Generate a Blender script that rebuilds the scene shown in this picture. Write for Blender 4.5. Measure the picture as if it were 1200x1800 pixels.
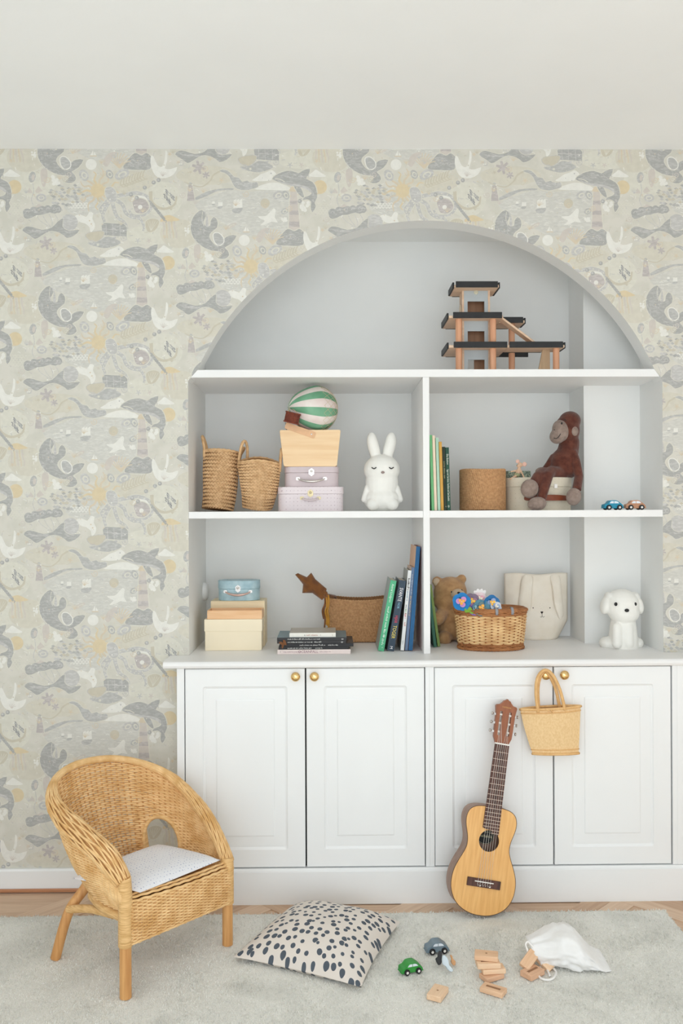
import bpy, bmesh, math, random
from mathutils import Vector, Matrix, Euler, noise
from mathutils.geometry import tessellate_polygon

for _o in list(bpy.data.objects):
    bpy.data.objects.remove(_o)
SC = bpy.context.scene
COL = SC.collection
PI = math.pi

# ------------------------------------------------------------------ camera
F_PX, YAW, ROLL, EYE = 1550.0, 0.0129, -0.0042, 1.292
cam_data = bpy.data.cameras.new('camera')
cam_data.sensor_fit = 'VERTICAL'
cam_data.sensor_height = 36.0
cam_data.sensor_width = 24.0
cam_data.lens = F_PX / 1800.0 * 36.0
cam_data.shift_y = 2.0 / 1800.0
cam_data.clip_start = 0.05
CAM = bpy.data.objects.new('camera', cam_data)
COL.objects.link(CAM)
CAM_R = Matrix.Rotation(-YAW, 3, 'Z') @ Matrix.Rotation(PI / 2, 3, 'X') @ Matrix.Rotation(ROLL, 3, 'Z')
CAM.matrix_world = Matrix.Translation((0, 0, EYE)) @ CAM_R.to_4x4()
SC.camera = CAM

# ------------------------------------------------------------------ daylight
world = bpy.data.worlds.new('daylight')
SC.world = world
world.use_nodes = True
bg = world.node_tree.nodes['Background']
bg.inputs['Color'].default_value = (0.86, 0.95, 1.0, 1)
bg.inputs['Strength'].default_value = 0.85


def area_light(name, loc, target, sx, sy, power, color):
    ld = bpy.data.lights.new(name, 'AREA')
    ld.shape = 'RECTANGLE'
    ld.size, ld.size_y = sx, sy
    ld.energy = power
    ld.color = color
    lo = bpy.data.objects.new(name, ld)
    COL.objects.link(lo)
    lo.location = loc
    lo.rotation_euler = (Vector(target) - Vector(loc)).to_track_quat('-Z', 'Y').to_euler()
    return lo


# daylight through the windows behind the photographer, then an added low fill
area_light('window_daylight_left', (-0.5, -1.5, 1.7), (0.35, 3.0, 0.3), 2.2, 1.7, 30, (0.945, 0.98, 1.0))
area_light('low_fill_right', (0.9, -1.5, 0.85), (0.35, 3.0, 0.4), 1.9, 1.3, 22, (0.945, 0.98, 1.0))  # unseen fill lamp, added low to brighten plinth and lower doors

# the sun reaches in over the floor behind the photographer and lights the room from below
sun_d = bpy.data.lights.new('sun', 'SUN')
sun_d.energy = 6.2
sun_d.angle = math.radians(2.0)
sun_d.color = (0.89, 0.965, 1.0)
SUN = bpy.data.objects.new('sun', sun_d)
COL.objects.link(SUN)
SUN.rotation_euler = Vector((0.22, 0.86, -0.98)).to_track_quat('-Z', 'Y').to_euler()

SC.cycles.max_bounces = 12
SC.cycles.diffuse_bounces = 9          # a white room: light goes back and forth many times

SC.view_settings.view_transform = 'Standard'
SC.view_settings.look = 'None'
SC.view_settings.gamma = 1.0
SC.view_settings.use_curve_mapping = False
SC.view_settings.exposure = 0.0


# ------------------------------------------------------------------ measuring
def ray(px, py):
    return CAM_R @ Vector(((px - 600.0) / F_PX, -(py - 902.0) / F_PX, -1.0))


def at(px, py, Y):
    """point at depth Y seen at a place of the photograph"""
    d = ray(px, py)
    return Vector((0, 0, EYE)) + d * (Y / d.y)


def fl(px, py, z=0.0):
    d = ray(px, py)
    return Vector((0, 0, EYE)) + d * ((z - EYE) / d.z)


# ------------------------------------------------------------------ materials
def lin(c):
    c = c / 255.0
    return c / 12.92 if c <= 0.04045 else ((c + 0.055) / 1.055) ** 2.4


def rgb(c):
    return (lin(c[0]), lin(c[1]), lin(c[2]), 1)


_mats = {}


def mat(name, c, rough=0.6, var=0.06, scale=40.0, bump=0.0, bscale=200.0, stretch=(1, 1, 1), c2=None,
        metal=0.0, spec=0.4, detail=3.0, lo=0.35, hi=0.65, sheen=0.0, emit=0.0):
    if name in _mats:
        return _mats[name]
    m = bpy.data.materials.new(name)
    m.use_nodes = True
    nt = m.node_tree
    b = nt.nodes['Principled BSDF']
    b.inputs['Roughness'].default_value = rough
    b.inputs['Metallic'].default_value = metal
    b.inputs['Specular IOR Level'].default_value = spec
    if sheen:
        b.inputs['Sheen Weight'].default_value = sheen
    tc = nt.nodes.new('ShaderNodeTexCoord')
    mp = nt.nodes.new('ShaderNodeMapping')
    mp.inputs['Scale'].default_value = stretch
    nt.links.new(tc.outputs['Object'], mp.inputs['Vector'])
    nz = nt.nodes.new('ShaderNodeTexNoise')
    nz.inputs['Scale'].default_value = scale
    nz.inputs['Detail'].default_value = detail
    nt.links.new(mp.outputs['Vector'], nz.inputs['Vector'])
    cr = nt.nodes.new('ShaderNodeValToRGB')
    a = rgb(c)
    if c2 is None:
        a0 = tuple(min(1, x * (1 - var)) for x in a[:3]) + (1,)
        a1 = tuple(min(1, x * (1 + var)) for x in a[:3]) + (1,)
    else:
        a0, a1 = a, rgb(c2)
    cr.color_ramp.elements[0].position = lo
    cr.color_ramp.elements[1].position = hi
    cr.color_ramp.elements[0].color = a0
    cr.color_ramp.elements[1].color = a1
    nt.links.new(nz.outputs['Fac'], cr.inputs['Fac'])
    nt.links.new(cr.outputs['Color'], b.inputs['Base Color'])
    if bump:
        n2 = nt.nodes.new('ShaderNodeTexNoise')
        n2.inputs['Scale'].default_value = bscale
        n2.inputs['Detail'].default_value = 2.0
        nt.links.new(mp.outputs['Vector'], n2.inputs['Vector'])
        bp = nt.nodes.new('ShaderNodeBump')
        bp.inputs['Strength'].default_value = bump
        bp.inputs['Distance'].default_value = 0.002
        nt.links.new(n2.outputs['Fac'], bp.inputs['Height'])
        nt.links.new(bp.outputs['Normal'], b.inputs['Normal'])
    if emit:
        b.inputs['Emission Color'].default_value = a
        b.inputs['Emission Strength'].default_value = emit
    _mats[name] = m
    return m


def wood(name, c, c2, axis=0, scale=9.0, rough=0.5):
    st = [1.0, 1.0, 1.0]
    for i in range(3):
        st[i] = 0.6 if i == axis else 9.0
    return mat(name, c, rough, scale=scale, stretch=tuple(st), c2=c2, detail=5.0, bump=0.05, bscale=30)


# ------------------------------------------------------------------ mesh building
class MB:
    def __init__(s):
        s.v, s.f, s.m = [], [], []

    def add(s, vs, fs, mi=0, M=None):
        k = len(s.v)
        if M is not None:
            vs = [M @ Vector(p) for p in vs]
        s.v.extend([tuple(p) for p in vs])
        s.f.extend([tuple(i + k for i in f) for f in fs])
        s.m.extend([mi] * len(fs))
        return s

    def box(s, lo, hi, M=None, mi=0):
        x0, y0, z0 = lo
        x1, y1, z1 = hi
        vs = [(x0, y0, z0), (x1, y0, z0), (x1, y1, z0), (x0, y1, z0), (x0, y0, z1), (x1, y0, z1), (x1, y1, z1), (x0, y1, z1)]
        fs = [(0, 3, 2, 1), (4, 5, 6, 7), (0, 1, 5, 4), (1, 2, 6, 5), (2, 3, 7, 6), (3, 0, 4, 7)]
        return s.add(vs, fs, mi, M)

    def lathe(s, prof, n=24, M=None, mi=0, sx=1.0, sy=1.0):
        vs, fs = [], []
        for r, z in prof:
            for i in range(n):
                a = 2 * PI * i / n
                vs.append((r * math.cos(a) * sx, r * math.sin(a) * sy, z))
        for j in range(len(prof) - 1):
            for i in range(n):
                i2 = (i + 1) % n
                fs.append((j * n + i, j * n + i2, (j + 1) * n + i2, (j + 1) * n + i))
        if prof[0][0] > 1e-6:
            fs.append(tuple(reversed(range(n))))
        if prof[-1][0] > 1e-6:
            fs.append(tuple(range((len(prof) - 1) * n, len(prof) * n)))
        return s.add(vs, fs, mi, M)

    def tube(s, path, r, n=8, closed=False, caps=True, mi=0, flat=1.0):
        P = [Vector(p) for p in path]
        m = len(P)
        if m < 2:
            return s
        rr = r if isinstance(r, (list, tuple)) else [r] * m
        vs, fs = [], []
        ref = None
        for i in range(m):
            if closed:
                t = P[(i + 1) % m] - P[i - 1]
            else:
                t = P[min(i + 1, m - 1)] - P[max(i - 1, 0)]
            if t.length < 1e-9:
                t = Vector((0, 0, 1))
            t.normalize()
            if ref is None:
                ref = Vector((0, 0, 1)) if abs(t.z) < 0.9 else Vector((1, 0, 0))
            a = ref - t * ref.dot(t)
            if a.length < 1e-6:
                a = t.orthogonal()
            a.normalize()
            b = t.cross(a)
            ref = a
            for k in range(n):
                w = 2 * PI * k / n
                vs.append(P[i] + (a * math.cos(w) + b * math.sin(w) * flat) * rr[i])
        last = m if closed else m - 1
        for i in range(last):
            j = (i + 1) % m
            for k in range(n):
                k2 = (k + 1) % n
                fs.append((i * n + k, i * n + k2, j * n + k2, j * n + k))
        if caps and not closed:
            fs.append(tuple(reversed(range(n))))
            fs.append(tuple(range((m - 1) * n, m * n)))
        return s.add(vs, fs, mi)

    def cyl(s, p0, p1, r0, r1=None, n=16, mi=0):
        return s.tube([p0, p1], [r0, r0 if r1 is None else r1], n, mi=mi)

    def ell(s, c, rad, R=None, nu=20, nv=12, mi=0):
        vs, fs = [], []
        c = Vector(c)
        if not hasattr(rad, '__len__'):
            rad = (rad, rad, rad)
        vs.append((0, 0, -rad[2]))
        for j in range(1, nv):
            ph = -PI / 2 + PI * j / nv
            for i in range(nu):
                a = 2 * PI * i / nu
                vs.append((rad[0] * math.cos(ph) * math.cos(a), rad[1] * math.cos(ph) * math.sin(a), rad[2] * math.sin(ph)))
        vs.append((0, 0, rad[2]))
        for i in range(nu):
            i2 = (i + 1) % nu
            fs.append((0, 1 + i2, 1 + i))
            e = 1 + (nv - 2) * nu
            fs.append((e + i, e + i2, len(vs) - 1))
            for j in range(nv - 2):
                q = 1 + j * nu
                fs.append((q + i, q + i2, q + nu + i2, q + nu + i))
        M = Matrix.Translation(c)
        if R is not None:
            M = M @ (R.to_matrix().to_4x4() if isinstance(R, Euler) else R.to_4x4())
        return s.add(vs, fs, mi, M)

    def capsule(s, p0, p1, r0, r1, n=14):
        p0, p1 = Vector(p0), Vector(p1)
        d = (p1 - p0).normalized()
        pts, rs = [], []
        for k in range(5):
            w = PI / 2 * (1 - k / 4)
            pts.append(p0 - d * r0 * math.sin(w)); rs.append(max(r0 * math.cos(w), r0 * 0.05))
        for k in range(5):
            w = PI / 2 * k / 4
            pts.append(p1 + d * r1 * math.sin(w)); rs.append(max(r1 * math.cos(w), r1 * 0.05))
        return s.tube(pts, rs, n)

    def prism(s, outer, z0, z1, holes=(), M=None, mi=0):
        """polygon (with holes) in xy, extruded along z"""
        loops = [list(outer)] + [list(h) for h in holes]
        tris = tessellate_polygon([[Vector((p[0], p[1], 0)) for p in l] for l in loops])
        flat = [p for l in loops for p in l]
        n = len(flat)
        vs = [(p[0], p[1], z0) for p in flat] + [(p[0], p[1], z1) for p in flat]
        fs = []
        for t in tris:
            fs.append((t[0], t[1], t[2]))
            fs.append((t[2] + n, t[1] + n, t[0] + n))
        k = 0
        for l in loops:
            m = len(l)
            for i in range(m):
                j = (i + 1) % m
                fs.append((k + i, k + j, n + k + j, n + k + i))
            k += m
        return s.add(vs, fs, mi, M)

    def grid(s, fn, nu, nv, closed_u=False, mi=0):
        vs, fs = [], []
        for j in range(nv + 1):
            for i in range(nu if closed_u else nu + 1):
                vs.append(fn(i / nu, j / nv))
        w = nu if closed_u else nu + 1
        for j in range(nv):
            for i in range(nu):
                i2 = (i + 1) % w
                fs.append((j * w + i, j * w + i2, (j + 1) * w + i2, (j + 1) * w + i))
        return s.add(vs, fs, mi)

    def build(s, name, m, parent=None, smooth=35, bevel=0.0, seg=2, recalc=True, stuff=False, label=None):
        me = bpy.data.meshes.new(name)
        me.from_pydata(s.v, [], s.f)
        ms = m if isinstance(m, (list, tuple)) else [m]
        for q in ms:
            me.materials.append(q)
        if len(ms) > 1:
            me.polygons.foreach_set('material_index', s.m)
        if recalc:
            bm = bmesh.new()
            bm.from_mesh(me)
            bmesh.ops.recalc_face_normals(bm, faces=bm.faces)
            bm.to_mesh(me)
            bm.free()
        if smooth:
            me.polygons.foreach_set('use_smooth', [True] * len(me.polygons))
            if smooth < 180:
                me.set_sharp_from_angle(angle=math.radians(smooth))
        me.update()
        o = bpy.data.objects.new(name, me)
        COL.objects.link(o)
        if parent is not None:
            o.parent = parent
        if bevel:
            bv = o.modifiers.new('bevel', 'BEVEL')
            bv.width = bevel
            bv.segments = seg
            bv.limit_method = 'ANGLE'
            bv.angle_limit = math.radians(40)
        if stuff:
            o['kind'] = 'stuff'
        if label:
            o['label'] = label
        return o


def soft(o, voxel, it=6, fac=0.5):
    """melt the overlapping lumps of a stuffed or moulded shape into one skin"""
    r = o.modifiers.new('remesh', 'REMESH')
    r.mode = 'VOXEL'
    r.voxel_size = voxel
    r.use_smooth_shade = True
    s = o.modifiers.new('smooth', 'SMOOTH')
    s.iterations = it
    s.factor = fac
    return o


def tag(o, label, cat, group=None):
    o['label'] = label
    o['category'] = cat
    if group:
        o['group'] = group
    return o


def thing(name, label, cat, loc=(0, 0, 0), rot=(0, 0, 0), group=None):
    o = bpy.data.objects.new(name, None)
    o.empty_display_size = 0.05
    COL.objects.link(o)
    o.location = loc
    o.rotation_euler = rot
    return tag(o, label, cat, group)


def struct(o):
    o['kind'] = 'structure'
    return o


def catmull(pts, n=6, closed=True):
    P = [Vector((p[0], p[1], p[2] if len(p) > 2 else 0)) for p in pts]
    m = len(P)
    out = []
    for i in range(m if closed else m - 1):
        if closed:
            a, b, c, d = P[i - 1], P[i], P[(i + 1) % m], P[(i + 2) % m]
        else:
            a, b, c, d = P[max(i - 1, 0)], P[i], P[i + 1], P[min(i + 2, m - 1)]
        for k in range(n):
            t = k / n
            out.append(0.5 * ((2 * b) + (c - a) * t + (2 * a - 5 * b + 4 * c - d) * t * t + (3 * b - a - 3 * c + d) * t ** 3))
    if not closed:
        out.append(P[-1])
    return out


def rrect(w, h, r, n=4, cx=0.0, cy=0.0):
    out = []
    for sx, sy, a0 in ((1, 1, 0), (-1, 1, 90), (-1, -1, 180), (1, -1, 270)):
        for k in range(n + 1):
            a = math.radians(a0 + 90 * k / n)
            out.append((cx + sx * (w / 2 - r) + r * math.cos(a), cy + sy * (h / 2 - r) + r * math.sin(a)))
    return out


def lettering(body, size, m, parent, M, align='CENTER', sx=1.0, name='lettering'):
    cu = bpy.data.curves.new('t', 'FONT')
    cu.body = body
    cu.size = size
    cu.align_x = align
    cu.align_y = 'CENTER'
    cu.resolution_u = 2
    t = bpy.data.objects.new('t', cu)
    me = bpy.data.meshes.new_from_object(t)
    me.transform(M @ Matrix.Diagonal((sx, 1, 1, 1)))
    me.materials.clear()
    me.materials.append(m)
    bpy.data.objects.remove(t)
    bpy.data.curves.remove(cu)
    me.name = name
    o = bpy.data.objects.new(name, me)
    COL.objects.link(o)
    o.parent = parent
    return o


def small_print(length, h, m, parent, M, seed=1, name='lettering'):
    """print too small to read: a line of letter-high strokes broken into words"""
    r = random.Random(seed)
    mb = MB()
    x = -length / 2
    while x < length / 2:
        for k in range(r.randint(3, 9)):
            w = h * r.uniform(0.28, 0.5)
            hh = h * r.choice((0.62, 0.62, 0.7, 1.0))
            q = r.random()
            if q < 0.5:
                mb.box((x, -h * 0.35, 0), (x + w * 0.36, -h * 0.35 + hh, 0.0003), M)
                mb.box((x + w * 0.36, -h * 0.35 + (hh - h * 0.16) * r.random(), 0), (x + w, -h * 0.35 + hh * 0.62, 0.0003), M)
            else:
                mb.box((x, -h * 0.35, 0), (x + w, -h * 0.35 + hh * 0.25, 0.0003), M)
                mb.box((x, -h * 0.35 + hh * 0.45, 0), (x + w * 0.8, -h * 0.35 + hh * 0.7, 0.0003), M)
            x += w + h * 0.10
            if x > length / 2:
                break
        x += h * 0.4
    return mb.build(name, m, parent, smooth=0)


def copy_tree(o, parent=None):
    c = o.copy()
    COL.objects.link(c)
    c.parent = parent
    for ch in [x for x in bpy.data.objects if x.parent is o]:
        copy_tree(ch, c)
    return c


def weave(mb, fn, ns, rows, r, amp, closed=False, skip=None, sub=4, n=4, flat=1.0, j0=0, two=False, t0=0.0, t1=1.0):
    """rows of strands passing in front of and behind ns stakes; fn(s,t) -> point, normal"""
    rnd = random.Random(ns * 31 + rows)
    tot = ns * sub
    for j in range(rows):
        t = t0 + (t1 - t0) * (j + 0.5) / rows
        path = []
        jit = rnd.uniform(-0.15, 0.15) / rows * (t1 - t0)
        for i in range(tot if closed else tot + 1):
            s = i / tot
            if skip and skip(s, t):
                if len(path) > 2:
                    mb.tube(path, r, n, flat=flat)
                path = []
                continue
            p, nn = fn(s, min(1, max(0, t + jit)))
            path.append(Vector(p) + Vector(nn) * amp * math.cos(PI * s * ns + PI * (j + j0)))
        if len(path) > 2:
            mb.tube(path, r, n, closed=closed and len(path) == tot, flat=flat)
    return mb

# ================================================================== THE ROOM
W_Y, C_Y, B_Y, K_Y = 3.048, 2.925, 3.469, 3.27      # papered wall, cupboard fronts, alcove back, column front
NL, NR = -0.488, 1.155                               # alcove sides
CEIL = 2.55
TOP0, TOP1, MID0, MID1, WORK = 1.762, 1.788, 1.275, 1.299, 0.804
DV0, DV1 = 0.322, 0.345
ACX, ACZ, AR = 0.336, 1.438, 0.865                   # the arch
XL, XR, YR = -2.0, 2.3, -0.7                         # side walls and how far the room goes back

m_paint = mat('white_wall_paint', (232, 232, 231), 0.75, var=0.012, scale=6)
m_niche = mat('pale_grey_alcove_paint', (230, 231, 230), 0.7, var=0.01, scale=6)
m_ceil = mat('ceiling_paint', (240, 241, 241), 0.85, var=0.008, scale=4)
m_lacq = mat('white_cupboard_lacquer', (236, 238, 239), 0.38, var=0.008, scale=5, spec=0.35)
m_shelf = mat('white_shelf_lacquer', (236, 236, 236), 0.45, var=0.01, scale=6)
m_dark = mat('shadow_gap_black', (40, 42, 44), 0.8)
m_brass = mat('polished_brass', (228, 192, 132), 0.2, var=0.03, metal=1.0)
m_chrome = mat('nickel_metal', (205, 200, 195), 0.22, var=0.05, metal=1.0)

# ---- floor of herringbone boards
o = struct(MB().box((XL, YR, -0.05), (XR, W_Y, -0.004)).build('floor', mat('floor_oak_base', (206, 178, 152), 0.6), smooth=0))
FLOOR = o
boards = []
bw, bl = 0.07, 0.42
oak = [wood('oak_board_%s' % k, a, b, 0, 7) for k, a, b in (('pale', (206, 176, 150), (220, 193, 168)), ('mid', (196, 164, 138), (212, 184, 158)), ('dark', (188, 154, 128), (204, 174, 146)))]
bmesh_board = []
for q in range(3):
    me_o = MB().box((0.0006, 0.0006, -0.004), (bl - 0.0006, bw - 0.0006, 0.0)).build('board', oak[q], smooth=0)
    bmesh_board.append(me_o.data)
    bpy.data.objects.remove(me_o)
rnd = random.Random(4)
rt = math.sqrt(0.5)
n_b = 0
for i in range(-70, 70):
    for j in range(-14, 14):
        for k in range(2):
            # herringbone lattice, turned 45 degrees
            if k == 0:
                bx, by, ang = i * bw + j * bl, i * bw - j * bl, 0.0
            else:
                bx, by, ang = i * bw + j * bl + bl + bw, i * bw - j * bl + bw - bl, PI / 2
            cx = bx + (bl / 2 if k == 0 else -bw / 2)
            cy = by + (bw / 2 if k == 0 else bl / 2)
            wx, wy = (cx - cy) * rt + 0.1, (cx + cy) * rt + 1.0
            if not (-1.25 < wx < 1.45 and 2.72 < wy < W_Y - 0.12):
                continue
            ob = bpy.data.objects.new('board', bmesh_board[rnd.randrange(3)])
            COL.objects.link(ob)
            ob.parent = FLOOR
            ob.location = ((bx - by) * rt + 0.1, (bx + by) * rt + 1.0, 0)
            ob.rotation_euler = (0, 0, ang + PI / 4)
            n_b += 1
# plain boards run on under the wall edge
o = struct(MB().box((XL, 2.55, -0.0045), (XR, W_Y, -0.0035)).build('floor_edge', oak[1], smooth=0))

struct(MB().box((XL, YR, CEIL), (XR, B_Y + 0.1, CEIL + 0.05)).build('ceiling', m_ceil, smooth=0))
struct(MB().box((XL - 0.05, YR, 0), (XL, W_Y, CEIL)).build('wall_left', m_paint, smooth=0))
struct(MB().box((XR, YR, 0), (XR + 0.05, W_Y, CEIL)).build('wall_right', m_paint, smooth=0))

# ---- alcove
struct(MB().box((NL - 0.02, B_Y, 0.7), (NR + 0.02, B_Y + 0.03, 2.42)).build('wall_alcove_back', m_niche, smooth=0))
struct(MB().box((NL - 0.03, W_Y + 0.0004, WORK - 0.03), (NL, B_Y, 1.75)).box((NL - 0.03, W_Y + 0.08, 1.75), (NL, B_Y, 2.42)).build('wall_alcove_left', m_niche, smooth=0))
struct(MB().box((NR, W_Y + 0.0004, WORK - 0.03), (NR + 0.03, B_Y, 1.75)).box((NR, W_Y + 0.08, 1.75), (NR + 0.03, B_Y, 2.42)).build('wall_alcove_right', m_niche, smooth=0))
struct(MB().box((0.945, K_Y, WORK), (NR, B_Y, 2.36)).build('wall_column', m_niche, smooth=0))
struct(MB().box((NL, W_Y + 0.08, 2.36), (NR, B_Y, 2.40)).build('ceiling_alcove', m_niche, smooth=0))

# ---- arch outline (in wall x,z), wall thickness behind it
a0 = math.asin((TOP1 - ACZ) / AR)
arc = []
for i in range(65):
    a = a0 + (PI - 2 * a0) * i / 64
    arc.append((ACX + AR * math.cos(a), ACZ + AR * math.sin(a)))      # right to left
xr1, xl1 = arc[0][0], arc[-1][0]
REG_ARCH = arc                                                        # convex cap above the top shelf
REG_MID = [(xl1, TOP1), (NL, TOP0 - 0.012), (NR, TOP0 - 0.012), (xr1, TOP1)]
REG_BOX = [(NL, TOP0 - 0.012), (NL, 0.2), (NR, 0.2), (NR, TOP0 - 0.012)]
edge = [(NR, TOP0 - 0.012)] + arc + [(NL, TOP0 - 0.012)]
mb = MB()
vs, fs = [], []
for x, z in edge:
    vs += [(x, W_Y - 0.0005, z), (x, W_Y + 0.08, z)]
for i in range(len(edge) - 1):
    fs.append((2 * i, 2 * i + 1, 2 * i + 3, 2 * i + 2))
# back face of the thin arched wall, up to the alcove ceiling
nb = len(vs)
for x, z in arc:
    vs.append((x, W_Y + 0.08, 2.42))
for i in range(64):
    fs.append((2 * (i + 1) + 1, 2 * (i + 2) + 1, nb + i + 1, nb + i))
mb.add(vs, fs)
struct(mb.build('trim_1', m_niche, smooth=30))

# ---- wallpaper: one printed repeat, drawn flat as layers on the wall
KX = 0.001967


def wxz(cx, cy):
    """repeat drawing units -> wall metres"""
    return (-1.1297 + cx / 3.529 * KX, 2.5505 - (560 + cy / 3.529 - 262) * KX)


WP_COL = dict(base=(206, 204, 194), sea=(200, 199, 193), grey=(178, 178, 176), dark=(168, 168, 166), lav=(188, 187, 185),
              white=(224, 223, 217), cream=(211, 209, 198), sun=(212, 197, 166), orange=(208, 196, 175), pink=(202, 195, 188), mauve=(182, 176, 174),
              tan=(198, 192, 176), deep=(146, 146, 147), sand=(206, 202, 189))
wp_names = list(WP_COL)
wp_mats = []
for k in wp_names:
    cc = WP_COL[k]
    if k in ('grey', 'dark', 'lav', 'mauve', 'sea'):
        wp_mats.append(mat('wallpaper_' + k, cc, 0.8, c2=tuple(min(255, x + (13 if k != 'sea' else 8)) for x in cc), scale=70, stretch=(1, 1, 3.0), detail=4, lo=0.45, hi=0.62))
    elif k == 'base':
        wp_mats.append(mat('wallpaper_base', (203, 201, 191), 0.8, c2=(210, 207, 198), scale=22, detail=5, lo=0.4, hi=0.6))
    else:
        wp_mats.append(mat('wallpaper_' + k, cc, 0.8, var=0.03, scale=60))
TILE = []           # (triangles, material index), in drawing order


def wp_poly(pts, col, smooth=True, outline=None, n=3):
    P = catmull(pts, n) if smooth else [Vector((p[0], p[1], 0)) for p in pts]
    if outline:
        cx = sum(p.x for p in P) / len(P)
        m = len(P)
        area = sum(P[i].x * P[(i + 1) % m].y - P[(i + 1) % m].x * P[i].y for i in range(m))
        sg = 1 if area > 0 else -1
        Q = []
        for i in range(m):
            t = (P[(i + 1) % m] - P[i - 1])
            t.normalize()
            Q.append(P[i] + Vector((t.y, -t.x, 0)) * sg * outline[1])
        TILE.append(([(Q[a], Q[b], Q[c]) for a, b, c in tessellate_polygon([Q])], wp_names.index(outline[0])))
    TILE.append(([(P[a], P[b], P[c]) for a, b, c in tessellate_polygon([P])], wp_names.index(col)))


def wp_disc(x, y, r, col, ry=None, rot=0.0, n=14):
    ry = ry or r
    pts = []
    for i in range(n):
        a = 2 * PI * i / n
        u, v = r * math.cos(a), ry * math.sin(a)
        pts.append((x + u * math.cos(rot) - v * math.sin(rot), y + u * math.sin(rot) + v * math.cos(rot)))
    wp_poly(pts, col, smooth=False)


def wp_line(pts, w, col, w2=None, n=4):
    P = catmull(pts, n, closed=False) if len(pts) > 2 else [Vector((p[0], p[1], 0)) for p in pts]
    m = len(P)
    w2 = w if w2 is None else w2
    L, Rr = [], []
    for i in range(m):
        t = P[min(i + 1, m - 1)] - P[max(i - 1, 0)]
        t.normalize()
        h = (w + (w2 - w) * i / (m - 1)) / 2
        L.append(P[i] + Vector((t.y, -t.x, 0)) * h)
        Rr.append(P[i] - Vector((t.y, -t.x, 0)) * h)
    tr = []
    for i in range(m - 1):
        tr += [(L[i], Rr[i], Rr[i + 1]), (L[i], Rr[i + 1], L[i + 1])]
    TILE.append((tr, wp_names.index(col)))


def wp_star(x, y, r, col, k=6, w=8, r0=0.0, rot=0.3):
    for i in range(k):
        a = rot + 2 * PI * i / k
        wp_line([(x + r0 * math.cos(a), y + r0 * math.sin(a)), (x + r * math.cos(a), y + r * math.sin(a))], w, col, w * 0.75)


rw = random.Random(11)
# ground patches
for x, y, rx, ry, c in ((330, 520, 190, 60, 'sand'), (1000, 200, 120, 110, 'cream'), (220, 90, 130, 100, 'cream'), (760, 90, 190, 70, 'sand'),
                        (930, 420, 170, 60, 'cream'), (160, 880, 120, 90, 'sand'), (520, 240, 130, 60, 'sea')):
    wp_disc(x, y, rx, c, ry, n=20)
# fish scales and ripples
for gx_, gy_, nx2, ny2, c in ((880, 30, 9, 4, 'sand'), (430, 230, 6, 3, 'white'), (1010, 700, 4, 6, 'cream'), (560, 480, 9, 3, 'cream')):
    for a_ in range(nx2):
        for b_ in range(ny2):
            x, y = gx_ + a_ * 20 + (b_ % 2) * 10, gy_ + b_ * 13
            wp_line([(x - 9, y), (x - 6, y - 8), (x + 6, y - 8), (x + 9, y)], 4, c, n=2)
# little strokes everywhere
for k in range(430):
    x, y = rw.uniform(150, 1092), rw.uniform(0, 939)
    c = rw.choice(('cream', 'tan', 'white', 'sand', 'lav', 'pink', 'white'))
    L = rw.uniform(8, 24)
    a = rw.uniform(-0.5, 0.5) + (PI / 2 if rw.random() < 0.3 else 0)
    wp_line([(x, y), (x + L * 0.5 * math.cos(a), y + L * 0.5 * math.sin(a) + rw.uniform(-7, 7)), (x + L * math.cos(a), y + L * math.sin(a))], rw.uniform(1.6, 4.2), c, n=2)
# sea with waves and far shore
wp_poly([(262, 690), (380, 640), (480, 612), (600, 622), (836, 618), (832, 860), (770, 930), (650, 905), (530, 880), (410, 800), (330, 760), (280, 735)], 'sea')
for k in range(95):
    x, y = rw.uniform(300, 800), rw.uniform(640, 880)
    if y > 760 and x < 400:
        continue
    wp_line([(x, y), (x + 12, y - 4), (x + 24, y)], 2.6, rw.choice(('lav', 'cream', 'white', 'lav')), n=2)
wp_poly([(250, 664), (320, 626), (400, 604), (490, 600), (484, 611), (400, 616), (325, 650), (262, 674)], 'grey')
# small lighthouse
wp_poly([(216, 582), (241, 582), (256, 678), (207, 678)], 'mauve', smooth=False, outline=('cream', 4))
wp_disc(228, 574, 11, 'grey')
# ships
for x, y, s in ((520, 700, 1.0), (412, 700, 0.5), (370, 690, 0.3)):
    wp_poly([(x - 32 * s, y + 30 * s), (x + 30 * s, y + 22 * s), (x + 14 * s, y + 50 * s), (x - 24 * s, y + 52 * s)], 'grey')
    for dx in (-24, -6, 12):
        wp_poly([(x + dx * s, y - 26 * s), (x + (dx + 16) * s, y - 34 * s), (x + (dx + 18) * s, y + 18 * s), (x + (dx - 2) * s, y + 22 * s)], 'white', smooth=False)
# clouds
for pts in ([(610, 552), (640, 530), (665, 512), (700, 500), (730, 487), (760, 512), (740, 545), (680, 556)],
            [(620, 604), (680, 576), (740, 564), (800, 572), (846, 598), (838, 612), (720, 610)],
            [(958, 522), (985, 500), (1005, 484), (1035, 502), (1068, 526), (1010, 530)]):
    wp_poly(pts, 'white')
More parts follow.
